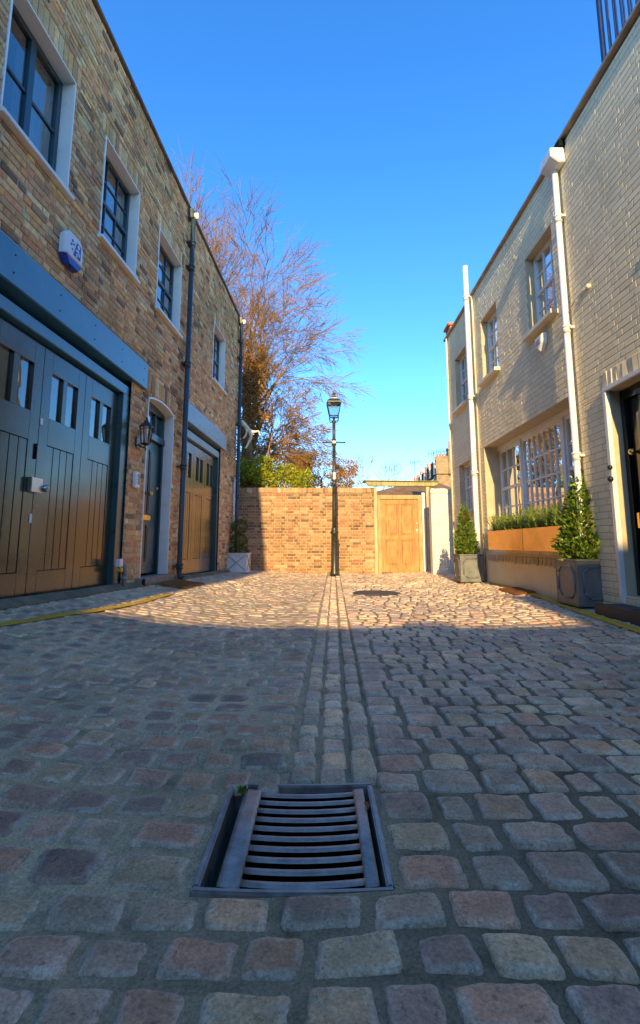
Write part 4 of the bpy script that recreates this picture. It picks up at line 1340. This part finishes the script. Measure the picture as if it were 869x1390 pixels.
# ------------------------------------------------------------------ END WALL, GATE, PIER
FE = Frame((0, END_Y, 0), -PI / 2, -1)        # heading -X ... built in plain xyz below instead
ew = empty('yard_wall', (0, END_Y, 0)); tag(ew, 'yellow brown brick boundary wall across the end of the mews', 'wall')
class YB(MB):
    """u = x, n = towards the viewer (-y)"""
    def pt(s, p): return (p[0], -p[1], p[2])
mb = YB()
mb.sgn = 1
x0, x1, zt = -3.6, 1.50, 2.10
brickwork(mb, x0, x1, -0.02, zt, [], EB, j=0.003, joint=.006)
brickwork(mb, 2.90, 3.5, -0.02, zt, [], EB, j=0.003, joint=.006)
mb.build('wall', [M['wall_brick'], M['wall_mortar']], ew, recalc=False)
mb = YB(); mb.sgn = 1
nb = int((x1 - x0) / .075)
for i in range(nb):
    c = pick(EB); t = U(.85, 1.3); mb.col = (c[0] * t + .05, c[1] * t + .05, c[2] * t + .03); k = U(-.004, .006); e = .004
    a = x0 + i * .075
    mb.box(a + e, a + .075 - e, -.235 + k, .012 + k, zt + .004, zt + .135 + k)
mb.m = 1; mb.col = (1, 1, 1); mb.box(x0, x1, -.228, .004, zt, zt + .125)
mb.build('coping', [M['wall_brick'], M['wall_mortar']], ew, recalc=True)
mb = YB(); mb.box(x0, x1, -.23, -.012, -.02, zt); mb.box(2.9, 3.5, -.23, -.012, -.02, zt); mb.build('wall_core', M['wall_mortar'], ew)
# gate
gt = empty('wooden_gate', (2.12, END_Y, 0)); tag(gt, 'honey brown panelled wooden gate with posts and a mossy timber canopy', 'gate')
class GB(YB):
    def pt(s, p): return (p[0] - 2.12, -p[1], p[2])
mb = GB(); gx0, gx1 = 1.585, 2.615
f = .085
mb.box(gx0 - .065, gx0 + .02, -.1, .02, .0, 2.04); mb.box(gx1 - .02, gx1 + .075, -.1, .02, 0, 2.04); mb.box(gx0 + .02, gx1 - .02, -.1, .022, 1.93, 2.04)
mb.build('gate_frame', M['gate_frame'], gt, bevel=.006)
mb = GB()
a, b = gx0 + .024, gx1 - .024
mb.box(a, a + .11, -.06, -.012, .015, 1.925); mb.box(b - .13, b, -.06, -.012, .015, 1.925)
c = (a + b) / 2
for (z0_, z1_) in ((.015, .20), (.86, .98), (1.80, 1.925)): mb.box(a + .11, b - .13, -.06, -.013, z0_, z1_)
for (z0_, z1_) in ((.20, .86), (.98, 1.80)):
    mb.box(c - .04, c + .03, -.06, -.014, z0_, z1_)
    for (p, q) in ((a + .11, c - .04), (c + .03, b - .13)):
        mb.box(p, q, -.055, -.034, z0_, z1_); mb.box(p + .03, q - .03, -.034, -.024, z0_ + .035, z1_ - .035)
gd = mb.build('gate_panel', M['gate'], gt, bevel=.005)
mb = GB(); mb.box(b - .05, b - .02, -.012, .0, 1.08, 1.14); mb.box(b - .05, b - .02, -.012, .0, 1.28, 1.32); mb.build('latch', M['plastic_white'], gd, bevel=.003)
for (p, q, zz) in ((1.42, 1.50, 2.25), (2.80, 2.885, 2.25)):
    mb = GB(); mb.box(p, q, .03, .12, -.01, zz); mb.build('gate_post', M['post'], gt, bevel=.006)
mb = GB(); mb.box(2.695, 2.775, -.02, .06, 0.0, 2.1)
mb.build('gate_post', M['white'], gt, bevel=.006)
mb = GB()
mb.prism([(1.18, 2.395), (1.26, 2.40), (3.06, 2.375), (3.12, 2.37), (3.10, 2.30), (3.0, 2.265), (1.34, 2.265), (1.26, 2.30)], 1, .02, .15)
mb.prism([(1.15, 2.40), (3.14, 2.376), (3.14, 2.394), (1.15, 2.42)], 1, -.28, .20)
mb.build('gate_canopy', M['canopy'], gt, bevel=.006)
# white pier
pr = empty('wall_pier', (2.92, 11.22, 0)); tag(pr, 'bright white limewashed brick pier between the gate and the farthest house', 'wall')
class PBx(YB):
    def pt(s, p): return (p[0] - 3.2, -p[1], p[2] + .0)
mb = PBx(); mb.sgn = 1
brickwork(mb, 2.93, 3.43, -.02, 1.96, [], WB, j=.004, joint=.004)
mb.build('wall', [M['pier_white'], M['pier_white']], pr, recalc=False)
mb = PBx(); mb.sgn = 1
for i in range(7):
    a = 2.925 + i * .072; k = U(-.006, .01); mb.box(a + .003, a + .069, -.2, .02 + k, 1.964, 2.06 + k)
mb.box(2.92, 3.435, -.2, .012, 1.96, 2.03)
mb.build('coping', M['pier_white'], pr, bevel=.004)
mb = PBx(); mb.box(2.93, 3.43, -.24, -.015, -.02, 1.96); mb.build('wall_core', M['pier_white'], pr)

# ------------------------------------------------------------------ LAMP POST
lx, ly = 0.355, 11.7
lz = gz(lx, ly)
lp = empty('street_lamp', (lx, ly, lz)); tag(lp, 'tall black Victorian style lamp post with tapered glass lantern in front of the brick wall', 'street lamp')
mb = MB(); mb.smooth = True
mb.lathe([(.115, -.02), (.115, .05), (.098, .08), (.098, .11), (.088, .14), (.082, .5), (.078, .98), (.10, 1.0), (.105, 1.03), (.085, 1.06), (.07, 1.10), (.075, 1.12), (.06, 1.15)], 0, 0, 12)
mb.build('pedestal', M['lamp_iron'], lp)
mb = MB(); mb.smooth = True
mb.lathe([(.056, 1.15), (.054, 1.6), (.050, 2.2), (.058, 2.22), (.058, 2.26), (.046, 2.28), (.042, 3.2), (.058, 3.22), (.058, 3.36), (.042, 3.38), (.038, 3.78), (.055, 3.80), (.055, 3.84), (.03, 3.88), (.03, 3.95)], 0, 0, 14)
mb.build('column', M['lamp_iron'], lp)
mb = MB()
mb.tube([(-.27, 0, 3.29), (.27, 0, 3.29)], .016, 8); mb.ball((-.27, 0, 3.29), .024, 8, 6); mb.ball((.27, 0, 3.29), .024, 8, 6)
mb.build('ladder_bar', M['lamp_iron'], lp)
mb = MB(); mb.box(-.03, .03, -.062, -.05, 2.34, 2.52); mb.build('number_plate', M['plastic_white'], lp, bevel=.004)
mb = MB(); mb.box(-.05, .05, -.064, -.05, 3.25, 3.33); mb.build('bar_boss', M['statue'], lp, bevel=.01)
mb = MB()
def sq(r0, z0_, r1, z1_, t):
    for i in range(4):
        a = PI / 4 + i * PI / 2
        mb.tube([(r0 * math.cos(a), r0 * math.sin(a), z0_), (r1 * math.cos(a), r1 * math.sin(a), z1_)], t, 6)
        b = a + PI / 2
        for (r, z, tt) in ((r0, z0_, t * 1.3), (r1, z1_, t * 1.4)):
            mb.tube([(r * math.cos(a), r * math.sin(a), z), (r * math.cos(b), r * math.sin(b), z)], tt, 6)
sq(.155, 3.96, .245, 4.30, .012)
for i in range(4):
    a = PI / 4 + i * PI / 2
    mb.tube([(.05 * math.cos(a), .05 * math.sin(a), 3.83), (.13 * math.cos(a), .13 * math.sin(a), 3.84), (.17 * math.cos(a), .17 * math.sin(a), 3.90), (.155 * math.cos(a), .155 * math.sin(a), 3.96)], .010, 6)
mb.build('lantern_frame', M['lamp_iron'], lp)
mb = MB(); mb.lathe([(.15, 3.965), (.24, 4.295)], 0, 0, 4, PI / 4); mb.build('lantern_glass', M['lamp_glass'], lp)
mb = MB(); mb.lathe([(.265, 4.30), (.262, 4.325), (.20, 4.38), (.12, 4.42), (.12, 4.45), (.10, 4.465), (.06, 4.49), (.05, 4.53), (.065, 4.55), (.03, 4.58), (.015, 4.62), (.004, 4.66)], 0, 0, 4, PI / 4)
mb.build('lantern_roof', M['lamp_iron'], lp)
mb = MB()
mb.ball((-.05, 0, 4.24), .04, 10, 6); mb.ball((.05, 0, 4.24), .04, 10, 6); mb.tube([(0, 0, 4.42), (0, 0, 4.27)], .02, 8)
mb.build_each('burner', M['cream'], lp)

# ------------------------------------------------------------------ DRAIN AND MANHOLE
dr = empty('drain_grating', ((DR[0] + DR[1]) / 2, (DR[2] + DR[3]) / 2, 0)); tag(dr, 'worn iron gully grating with ten curved slots set in the sett paving', 'drain')
cx, cy = (DR[0] + DR[1]) / 2, (DR[2] + DR[3]) / 2
hw, hd = (DR[1] - DR[0]) / 2, (DR[3] - DR[2]) / 2
zr = gz(cx, cy + .3) - 0.004
def dish(x): return zr - 0.008 + 0.006 * (x / hw) ** 2
mb = MB()
fwd = .017
for (a, b, c, d) in ((-hw, hw, -hd, -hd + fwd), (-hw, hw, hd - fwd, hd), (-hw, -hw + fwd, -hd + fwd, hd - fwd), (hw - fwd, hw, -hd + fwd, hd - fwd)):
    n = 10 if b - a > .1 else 1
    for i in range(n):
        p, q = a + (b - a) * i / n, a + (b - a) * (i + 1) / n
        zc0 = dish(p) + .003; zc1 = dish(q) + .003
        c0, d0_ = c, d
        mb.add([(p, c, zc0), (q, c, zc1), (q, d, zc1), (p, d, zc0), (p, c, -.12), (q, c, -.12), (q, d, -.12), (p, d, -.12)],
               [(0, 1, 2, 3), (0, 4, 5, 1), (2, 6, 7, 3)] + ([(0, 3, 7, 4)] if i == 0 else []) + ([(1, 5, 6, 2)] if i == n - 1 else []))
mb.build('drain_frame', M['iron_grate'], dr, bevel=.004)
mb = MB()
gx0, gx1, gy0, gy1 = -hw + .054, hw - .032, -hd + .027, hd - .033
sx0, sx1 = gx0 + .052, gx1 - .032
T = .045
def strip(xa, xb, ya, yb, n):
    """solid curved strip following the dish, rounded top edges"""
    e = min(.004, (yb - ya) * .25)
    prof = [(ya, -T), (ya, -e), (ya + e, 0), (yb - e, 0), (yb, -e), (yb, -T)]
    k = len(mb.v)
    for i in range(n + 1):
        x = xa + (xb - xa) * i / n
        sag = dish(x) + .004
        bow = -.018 * (1 - ((x - (gx0 + gx1) / 2) / hw) ** 2)
        for (y, z) in prof: mb.add([(x, y + bow, sag + z)], [])
    for i in range(n):
        for j in range(6):
            a = k + i * 6 + j; b = k + i * 6 + (j + 1) % 6
            mb.f.append((a, a + 6, b + 6, b)); mb.mi.append(1 if j in (0, 4, 5) else 0); mb.sm.append(j in (1, 2, 3))  # bar sides near-black like the pit: slot shade put into their colour
    mb.f.append(tuple(k + j for j in range(6))); mb.mi.append(0); mb.sm.append(False)
    mb.f.append(tuple(k + n * 6 + j for j in range(6))); mb.mi.append(0); mb.sm.append(False)
strip(gx0, sx0, gy0, gy1, 4); strip(sx1, gx1, gy0, gy1, 4)
nbar = 10
for i in range(nbar):
    p = (gy1 - gy0) / nbar
    ya = gy0 + p * i
    w_ = p * .50
    strip(sx0 - .002, sx1 + .002, ya + p * .2, ya + p * .2 + w_, 12)
mb.build('grate', [M['iron_grate'], M['pit']], dr)
mb = MB(); mb.box(-hw + .002, hw - .002, -hd + .002, hd - .002, -.40, -.13)
mb.build('pit', M['pit'], dr)
# debris in the gap
lf = empty('fallen_leaf', (cx + hw - .03, cy + .09, zr + .004)); tag(lf, 'curled brown dead leaf on the right edge of the drain', 'leaf')
mb = MB(); mb.add([(0, -.02, 0), (.012, 0, .008), (.003, .02, .003), (-.010, 0, .012)], [(0, 1, 2), (0, 2, 3)])
mb.build('leaf_blade', M['dead_leaf'], lf)
wd = empty('weed', (cx - hw + .05, cy + hd - .05, zr - .01)); tag(wd, 'tiny green weed in the left corner of the drain frame', 'weed')
mb = MB(); foliage_cloud(mb, [((U(-.012, .012), U(-.02, .015), U(-.005, .012)), (U(-.5, .5), U(-.5, .5), 1)) for i in range(26)], .016, .6, .6)
mb.build('foliage', M['weed'], wd, recalc=False)

mh = empty('manhole_cover', (MAN[0], MAN[1], gz(MAN[0], MAN[1]) + .006)); tag(mh, 'round dark iron manhole cover sunk in the sunlit setts', 'manhole')
mb = MB(); mb.lathe([(.34, -.03), (.34, 0), (.30, .0), (.30, -.006)], 0, 0, 32); mb.build('rim', surf('dark_rim', (.06, .055, .055), .6, .4, var=.3, nscale=10, bstr=.3), mh)
mb = MB(); mb.lathe([(.296, -.03), (.296, -.002), (.29, .0)], 0, 0, 32)
for i in range(-4, 5):
    for j in range(-4, 5):
        if math.hypot(i, j) * .06 < .26: mb.box(i * .06 - .02, i * .06 + .02, j * .06 - .02, j * .06 + .02, 0.0005, .006)
mb.build('lid', surf('dark_lid', (.035, .032, .035), .55, .4, var=.3, nscale=10, bstr=.3, dirt=(.12, .09, .05), dirt_amt=.3), mh)

# ------------------------------------------------------------------ FIGURE on the house corner (skin)
def skin_figure(name, verts, edges, rad, mat, loc, parent=None):
    me = bpy.data.meshes.new(name); me.from_pydata(verts, edges, []); me.materials.append(mat)
    o = bpy.data.objects.new(name, me); COL.objects.link(o); o.location = loc
    sk = o.modifiers.new('skin', 'SKIN'); sk.use_smooth_shade = True
    for i, r in enumerate(rad):
        me.skin_vertices[0].data[i].radius = (r, r)
    me.skin_vertices[0].data[0].use_root = True
    ss = o.modifiers.new('sub', 'SUBSURF'); ss.levels = 2; ss.render_levels = 2
    return o
# pale ape-like ornament hanging by one arm, head towards the wall
V = [(0, 0, 0), (-.10, 0, .10), (-.16, 0, .20), (-.27, 0, .26), (-.40, -.02, .34), (-.42, -.02, .42),      # pelvis, belly, chest, arm to the wall, hand
     (-.26, -.05, .30),                                                                             # head root
     (-.10, -.03, .02), (-.14, -.03, -.12), (-.20, -.04, -.18),                                      # other arm hanging
     (.10, -.02, .0), (.21, -.03, .02), (.24, -.03, -.10),                                           # leg 1
     (.0, .02, -.16), (-.07, .02, -.30), (-.12, .0, -.42), (-.14, -.02, -.44)]                         # leg 2
E_ = [(0, 1), (1, 2), (2, 3), (3, 4), (4, 5), (2, 6), (1, 7), (7, 8), (8, 9), (0, 10), (10, 11), (11, 12), (0, 13), (13, 14), (14, 15), (15, 16)]
RR = [.07, .072, .075, .045, .034, .03, .06, .038, .03, .026, .042, .032, .026, .045, .034, .03, .03]
st = skin_figure('hanging_figure', V, E_, [r * .8 for r in RR], M['statue'], (-1.80, 12.0, 3.64))
tag(st, 'pale bleached climbing figure with spread limbs hanging at the corner of the brick house', 'ornament')

# ------------------------------------------------------------------ TREES BEYOND THE WALL
def grow(mb_t, mb_c, p, d, L, r, depth, maxd, spread, droop, rng):
    """recursive limb; thick limbs to the trunk mesh, fine ones to the crown mesh"""
    n = 4 if depth < 3 else 3
    path = [p.copy()]; rad = [r]
    q = p.copy(); dd = d.copy()
    for i in range(n):
        dd = (dd + Vector((rng.uniform(-1, 1), rng.uniform(-1, 1), rng.uniform(-1, 1))) * .13 + Vector((0, 0, droop(depth, dd)))).normalized()
        q = q + dd * (L / n); path.append(q.copy()); rad.append(r * (1 - .45 * (i + 1) / n))
    (mb_t if depth < 2 else mb_c).tube(path, rad, 7 if depth < 2 else (5 if depth < 3 else 3), cap=False)
    if depth >= maxd: return
    kids = rng.choice((4, 4, 5)) if depth < maxd - 1 else rng.choice((4, 5, 5))
    for k in range(kids):
        t = rng.uniform(.35, 1.0) if k else 1.0
        i = min(n - 1, int(t * n)); f = t * n - i
        b = path[i].lerp(path[i + 1], max(0, min(1, f))); br = rad[i] * .72
        ax = dd.cross(Vector((rng.uniform(-1, 1), rng.uniform(-1, 1), rng.uniform(-1, 1))))
        if ax.length < .01: continue
        ang = rng.uniform(.25, spread) if k else rng.uniform(.05, .3)
        nd = Matrix.Rotation(ang, 3, ax.normalized()) @ dd
        grow(mb_t, mb_c, b, nd, L * rng.uniform(.58, .82), max(.0068, br * rng.uniform(.62, .8)), depth + 1, maxd, spread, droop, rng)
def bare_tree(loc, seed, leaders, r, maxd, spread, droop, label, twm=None, leaves=None):
    rng = random.Random(seed)
    o = empty('bare_tree', loc); tag(o, label, 'tree')
    t, c = MB(), MB()
    h0 = leaders[0][2]
    t.tube([(0, 0, -.4), (.03, 0, h0 * .5), (0, .02, h0)], [r * 1.25, r * 1.05, r], 9)
    for (dx, dy, hz, L, k) in leaders:
        grow(t, c, Vector((0, 0, hz)), Vector((dx, dy, 1)).normalized(), L, r * k, 0, maxd, spread, droop, rng)
    t.build('trunk', M['bark'], o, recalc=False)
    c.build('crown', twm or M['twig'], o, recalc=False)
    return o
bare_tree((-4.9, 15.6, 0), 3, [(-.05, 0, 4.6, 3.2, .8), (.16, .05, 4.4, 3.0, .6), (.32, -.1, 4.0, 2.8, .55), (-.3, .1, 4.2, 2.4, .5)], .17, 5, .75, lambda d, v: .08 if d < 3 else .02,
          'tall upright bare tree rising above the brick house roof')
bare_tree((-2.45, 15.2, 0), 11, [(.04, 0, 3.6, 3.1, .85), (.20, -.1, 3.5, 2.5, .75), (.5, .1, 3.3, 1.85, .65), (1.0, -.1, 3.0, 1.45, .55), (1.9, .1, 2.7, 1.15, .45), (-.3, .2, 3.6, 2.5, .5)], .16, 5, .80, lambda d, v: .05 if d < 2 else -.06,
          'spreading bare tree with drooping twigs behind the brick wall')
def leaf_mass(o, name, clumps, n, size, mat, cols, narrow=.55, droop=0.0, inner=.35):
    mb = MB(); pts = []
    tot = sum(c[3] * c[4] * c[5] for c in clumps) ** 1.0
    for c in clumps:
        k = int(n * (c[3] * c[4] * c[5]) / tot)
        for i in range(k):
            d = Vector((random.gauss(0, 1), random.gauss(0, 1), random.gauss(0, 1))).normalized()
            rr = U(inner, 1.0) ** .5 * (1 + .35 * noise.noise(d * 2.3 + Vector(c[:3])))
            pts.append(((c[0] + d.x * c[3] * rr, c[1] + d.y * c[4] * rr, c[2] + d.z * c[5] * rr), d))
    foliage_cloud(mb, pts, size, .9, narrow, cols, droop)
    return mb.build(name, mat, o, recalc=False)
def stems(o, lst, m=None):
    mb = MB()
    for pth, rad in lst: mb.tube(pth, rad, 7)
    mb.build('trunk', m or M['bark'], o)
# brown-leaved tree (dead leaves held) hugging the house corner
o = empty('brown_leaved_tree', (-2.15, 13.9, 0)); tag(o, 'tall brown leaved tree tapering upward beside the house corner', 'tree')
stems(o, [([(0, 0, -.2), (.05, 0, 2.5), (-.05, .1, 5.6)], [.16, .12, .05]), ([(.05, 0, 1.2), (.5, 0, 2.8), (.65, 0, 3.8)], [.08, .05, .02])])
cl = []
for i in range(38):
    z = U(1.6, 6.6); lim = 1.25 * (1 - (z - 1.6) / 6.0) + .12
    a = U(0, 6.28)
    cl.append((math.cos(a) * lim * U(.2, .8), math.sin(a) * lim * .5, z, U(.22, .46), U(.22, .46), U(.3, .55)))
leaf_mass(o, 'crown', cl, 14000, .085, M['brown_leaf'], ((1, 1, 1), (1.4, 1.2, 1), (.55, .6, .7), (1.1, .9, .7)), .5, .3)
# orange rounded tree behind the lamp
o = empty('orange_tree', (0.15, 19.0, 0)); tag(o, 'rounded orange brown twiggy tree behind the lamp post', 'tree')
stems(o, [([(0, 0, -.2), (.0, 0, 1.6), (-.1, .1, 3.4)], [.14, .1, .04])])
cl = [(U(-1.5, 1.2), U(-.8, .8), 0, 1, 1, 1) for i in range(26)]
cl = [(x, y, 4.55 - .65 * ((x + .2) / 1.3) ** 2 - U(0, 1.3), U(.3, .55), U(.3, .5), U(.25, .45)) for (x, y, *_r) in cl]
leaf_mass(o, 'crown', cl, 12000, .10, M['orange_leaf'], ((1, 1, 1), (1.3, 1.15, 1), (.6, .6, .7), (1.0, .8, .6)), .28, .35)
# low brown shrubs filling between
for (x, y, h_, w_, sd, lab) in ((-1.0, 16.6, 4.0, 1.0, 1, 'rusty brown shrub between the laurel bushes and the orange tree'), (-1.9, 17.5, 5.4, .95, 2, 'taller rusty brown shrub behind the yellow green laurels')):
    o = empty('brown_shrub', (x, y, 0)); tag(o, lab, 'shrub', 'brown shrubs beyond the wall')
    stems(o, [([(0, 0, -.2), (.05, 0, h_ * .5), (0, .1, h_ * .8)], [.07, .05, .02])])
    cl = [(U(-w_, w_) * .7, U(-.5, .5), U(.45, .95) * h_, U(.25, .5), U(.25, .45), U(.25, .5)) for i in range(18)]
    leaf_mass(o, 'crown', cl, 6500, .09, M['brown_leaf'], ((1.2, 1, 1), (1.5, 1.3, 1), (.6, .6, .7)), .35, .3)
for (x, y, h_, w_, k, lab) in ((-1.85, 13.4, 3.25, .55, 3600, 'yellow green laurel bush next to the house corner'), (-0.85, 13.7, 3.0, .45, 3000, 'low yellow green laurel bush nearer the lamp post'),):
    o = empty('laurel_bush', (x, y, 0)); tag(o, lab, 'bush', 'laurel bushes beyond the wall')
    stems(o, [([(0, 0, -.1), (.03, 0, h_ * .5), (0, .05, h_ * .85)], [.06, .04, .015])])
    cl = [(U(-w_, w_), U(-.3, .3), h_ - U(.15, 1.1), U(.16, .30), U(.16, .3), U(.16, .3)) for i in range(16)]
    leaf_mass(o, 'crown', cl, k, .085, M['laurel'], ((1, 1, 1), (1.25, 1.1, 1), (.45, .6, .7), (.8, .95, 1)), .42)

# ------------------------------------------------------------------ BUILDINGS BEYOND
sh = empty('outbuilding', (2.6, 20.0, 0)); tag(sh, 'low outbuilding with brown tiled roof behind the wooden gate', 'outbuilding')
mb = MB(); mb.box(-1.0, 3.4, -1.2, 1.6, -.1, 2.62); mb.build('wall', M['far_brick'], sh)
mb = MB(); mb.add([(-1.2, -1.4, 2.62), (3.6, -1.4, 2.62), (3.6, 1.8, 2.62), (-1.2, 1.8, 2.62), (1.2, .2, 3.35), (2.6, .2, 3.35)], [(0, 1, 5, 4), (1, 2, 5), (2, 3, 4, 5), (3, 0, 4), (0, 3, 2, 1)])
mb.build('roof', M['tile'], sh)

def terrace(loc, rz, w, h, d, label):
    o = empty('terraced_house', loc, rz); tag(o, label, 'house', 'distant terraced houses beyond the gate')
    mb = MB(); mb.box(0, d, 0, w, -.2, h); mb.build('wall', M['far_brick'], o)
    mb = MB(); mb.add([(-.15, -.0, h), (d, -.0, h), (d, w, h), (-.15, w, h), (1.2, 0, h + 1.3), (d, 0, h + 1.3), (d, w, h + 1.3), (1.2, w, h + 1.3)],
                      [(0, 3, 7, 4), (4, 7, 6, 5), (0, 4, 5, 1), (3, 2, 6, 7), (0, 1, 2, 3)])
    rf = mb.build('roof', M['roof'], o)
    mb = MB(); mb.box(1.0, 2.2, -.35, .35, h, h + 2.1); mb.box(.92, 2.28, -.42, .42, h + 2.1, h + 2.25)
    ch = mb.build('chimney', M['far_brick'], rf)
    mb = MB()
    for k in range(4): mb.lathe([(.13, h + 2.25), (.10, h + 2.8), (.13, h + 2.85)], 1.18 + k * .28, 0, 8)
    mb.build_each('chimney_pot', M['pot'], ch)
    mb = MB(); mb.box(-.05, d, -.16, .16, h + .02, h + 1.55); mb.build('party_wall', M['far_brick'], o)
    for fl in range(3):
        for k in range(2):
            y0 = w * (.18 + .42 * k)
            mb = MB(); mb.box(-.05, .05, y0, y0 + w * .24, 1.2 + fl * 2.6, 2.9 + fl * 2.6); wn = mb.build('window', M['white'], o)
            mb = MB(); mb.box(-.07, -.052, y0 + .1, y0 + w * .24 - .1, 1.3 + fl * 2.6, 2.8 + fl * 2.6); mb.build('pane', M['interior'], wn)
    # dormer
    mb = MB(); mb.box(.1, 1.4, w * .32, w * .62, h + .05, h + 1.15); dm = mb.build('dormer', M['white'], o)
    mb = MB(); mb.box(.07, .098, w * .36, w * .58, h + .2, h + 1.0); mb.build('pane', M['interior'], dm)
    return o
hd = ['nearest distant terraced house with red chimney pots beside the cream house', 'second distant terraced house behind the gate', 'third distant terraced house above the gate canopy', 'fourth distant terraced house far behind the gate', 'farthest distant terraced house at the end of the row']
for i in range(5):
    yy = 40.0 + i * 6.4
    terrace((10.0 + i * .52, yy, 0), -0.08, 6.35, 6.7 + i * .13, 7, hd[i])
for i, (x, y, z) in enumerate(((8.6, 40, 8.2), (9.0, 48, 9.6), (8.2, 56, 10.0))):
    o = empty('television_aerial', (x + 2.6 + i * .4, y + 1, z - 2.2)); tag(o, 'thin roof aerial on the %s distant house' % ('nearest', 'second', 'third')[i], 'aerial', 'roof aerials')
    mb = MB(); mb.tube([(0, 0, 0), (0, 0, 3.0)], .03, 5); mb.tube([(-.6, 0, 2.8), (.7, 0, 3.1)], .025, 5)
    for k in range(5): mb.tube([(-.5 + k * .27, 0, 2.55 + k * .06), (-.5 + k * .27, 0, 3.1 + k * .06)], .02, 4)
    mb.build('mast', M['black'], o)
# distant bare shrub above the canopy
bare_tree((3.4, 30, 0), 21, [(-.3, 0, 2.6, 1.6, .7), (.3, 0, 2.6, 1.5, .7), (-.9, 0, 2.4, 1.5, .6)], .07, 4, .8, lambda d, v: .02, 'small distant bare tree above the gate canopy')

# house closing the street behind the viewpoint: throws the shade over the near setts
bh = empty('mews_house', (0.0, -10.5, 0)); tag(bh, 'pale rendered mews house behind the viewpoint whose shadow covers the near setts', 'house')
mb = MB(); mb.box(-9, 9, -6, 0, -.1, 5.15 + .42); mb.build('wall', M['render'], bh)  # unseen wall, pale colour picked to bounce light onto the near setts
mb = MB(); mb.add([(-9, -6, 5.57), (9, -6, 5.57), (9, 0.1, 5.57), (-9, 0.1, 5.57), (-9, -2.6, 6.1), (9, -2.6, 6.1)], [(0, 1, 5, 4), (2, 3, 4, 5), (0, 4, 3), (1, 2, 5), (0, 3, 2, 1)])
mb.build('roof', M['roof'], bh)
mb = MB()
for (x, w_) in ((-3.4, .9), (-.5, .5), (1.75, 1.7)): mb.box(x - w_ / 2, x + w_ / 2, -3.0, -2.2, 5.7, 7.3 if x > 1 else 6.5)  # added stacks break up the shadow edge; right one enlarged to shade the planter
mb.build_each('chimney', M['far_brick'], bh)
for k in range(4):
    x = -4.2 + k * 2.4
    mb = MB(); mb.box(x, x + .9, .01, .05, 3.2, 4.4); wn = mb.build('window', M['white'], bh)
    mb = MB(); mb.box(x + .08, x + .82, .051, .06, 3.28, 4.32); mb.build('pane', M['interior'], wn)

# ------------------------------------------------------------------ LIGHT, SKY, CAMERA
EL, AZ = math.radians(20.5), math.radians(4.9)
sun = bpy.data.lights.new('sun', 'SUN'); sun.energy = 7.4; sun.angle = math.radians(0.5); sun.color = (1.0, 0.73, 0.33)
so = bpy.data.objects.new('sun', sun); COL.objects.link(so)
dvec = Vector((math.sin(AZ) * math.cos(EL), math.cos(AZ) * math.cos(EL), -math.sin(EL)))
so.rotation_euler = dvec.to_track_quat('-Z', 'Y').to_euler()
wd_ = bpy.data.worlds.new('World'); scene.world = wd_; wd_.use_nodes = True
nt = wd_.node_tree
bg = nt.nodes['Background']
sky = nt.nodes.new('ShaderNodeTexSky'); sky.sky_type = 'NISHITA'; sky.sun_disc = False
sky.sun_elevation = EL; sky.sun_rotation = PI + AZ
sky.air_density = 1.3; sky.dust_density = 0.35; sky.ozone_density = 3.0; sky.altitude = 50
hs = nt.nodes.new('ShaderNodeHueSaturation'); hs.inputs['Saturation'].default_value = 1.28
nt.links.new(sky.outputs[0], hs.inputs['Color'])
pre = nt.nodes.new('ShaderNodeVectorMath'); pre.operation = 'SCALE'; pre.inputs['Scale'].default_value = 0.32
nt.links.new(hs.outputs[0], pre.inputs[0])
gm = nt.nodes.new('ShaderNodeGamma'); gm.inputs[1].default_value = 1.0
nt.links.new(pre.outputs[0], gm.inputs[0])
tn = nt.nodes.new('ShaderNodeVectorMath'); tn.operation = 'MULTIPLY'; tn.inputs[1].default_value = (0.60, 0.79, 1.04)
nt.links.new(gm.outputs[0], tn.inputs[0])
nt.links.new(tn.outputs[0], bg.inputs[0])
bg.inputs[1].default_value = 1.25

cam = bpy.data.cameras.new('camera'); co = bpy.data.objects.new('camera', cam); COL.objects.link(co)
cam.sensor_fit = 'VERTICAL'; cam.sensor_height = 36.0
cam.lens = 640.0 / 1390.0 * 36.0
cam.shift_y = -45.0 / 1390.0
cam.clip_start = 0.02; cam.clip_end = 2000
co.location = (0, 0, EYE)
co.rotation_euler = (PI / 2 + math.atan(89 / 640.0), 0, 0)
scene.camera = co
scene.view_settings.view_transform = 'Standard'
scene.view_settings.look = 'None'
scene.view_settings.exposure = 0
scene.view_settings.gamma = 1
scene.cycles.max_bounces = 10
scene.cycles.diffuse_bounces = 5
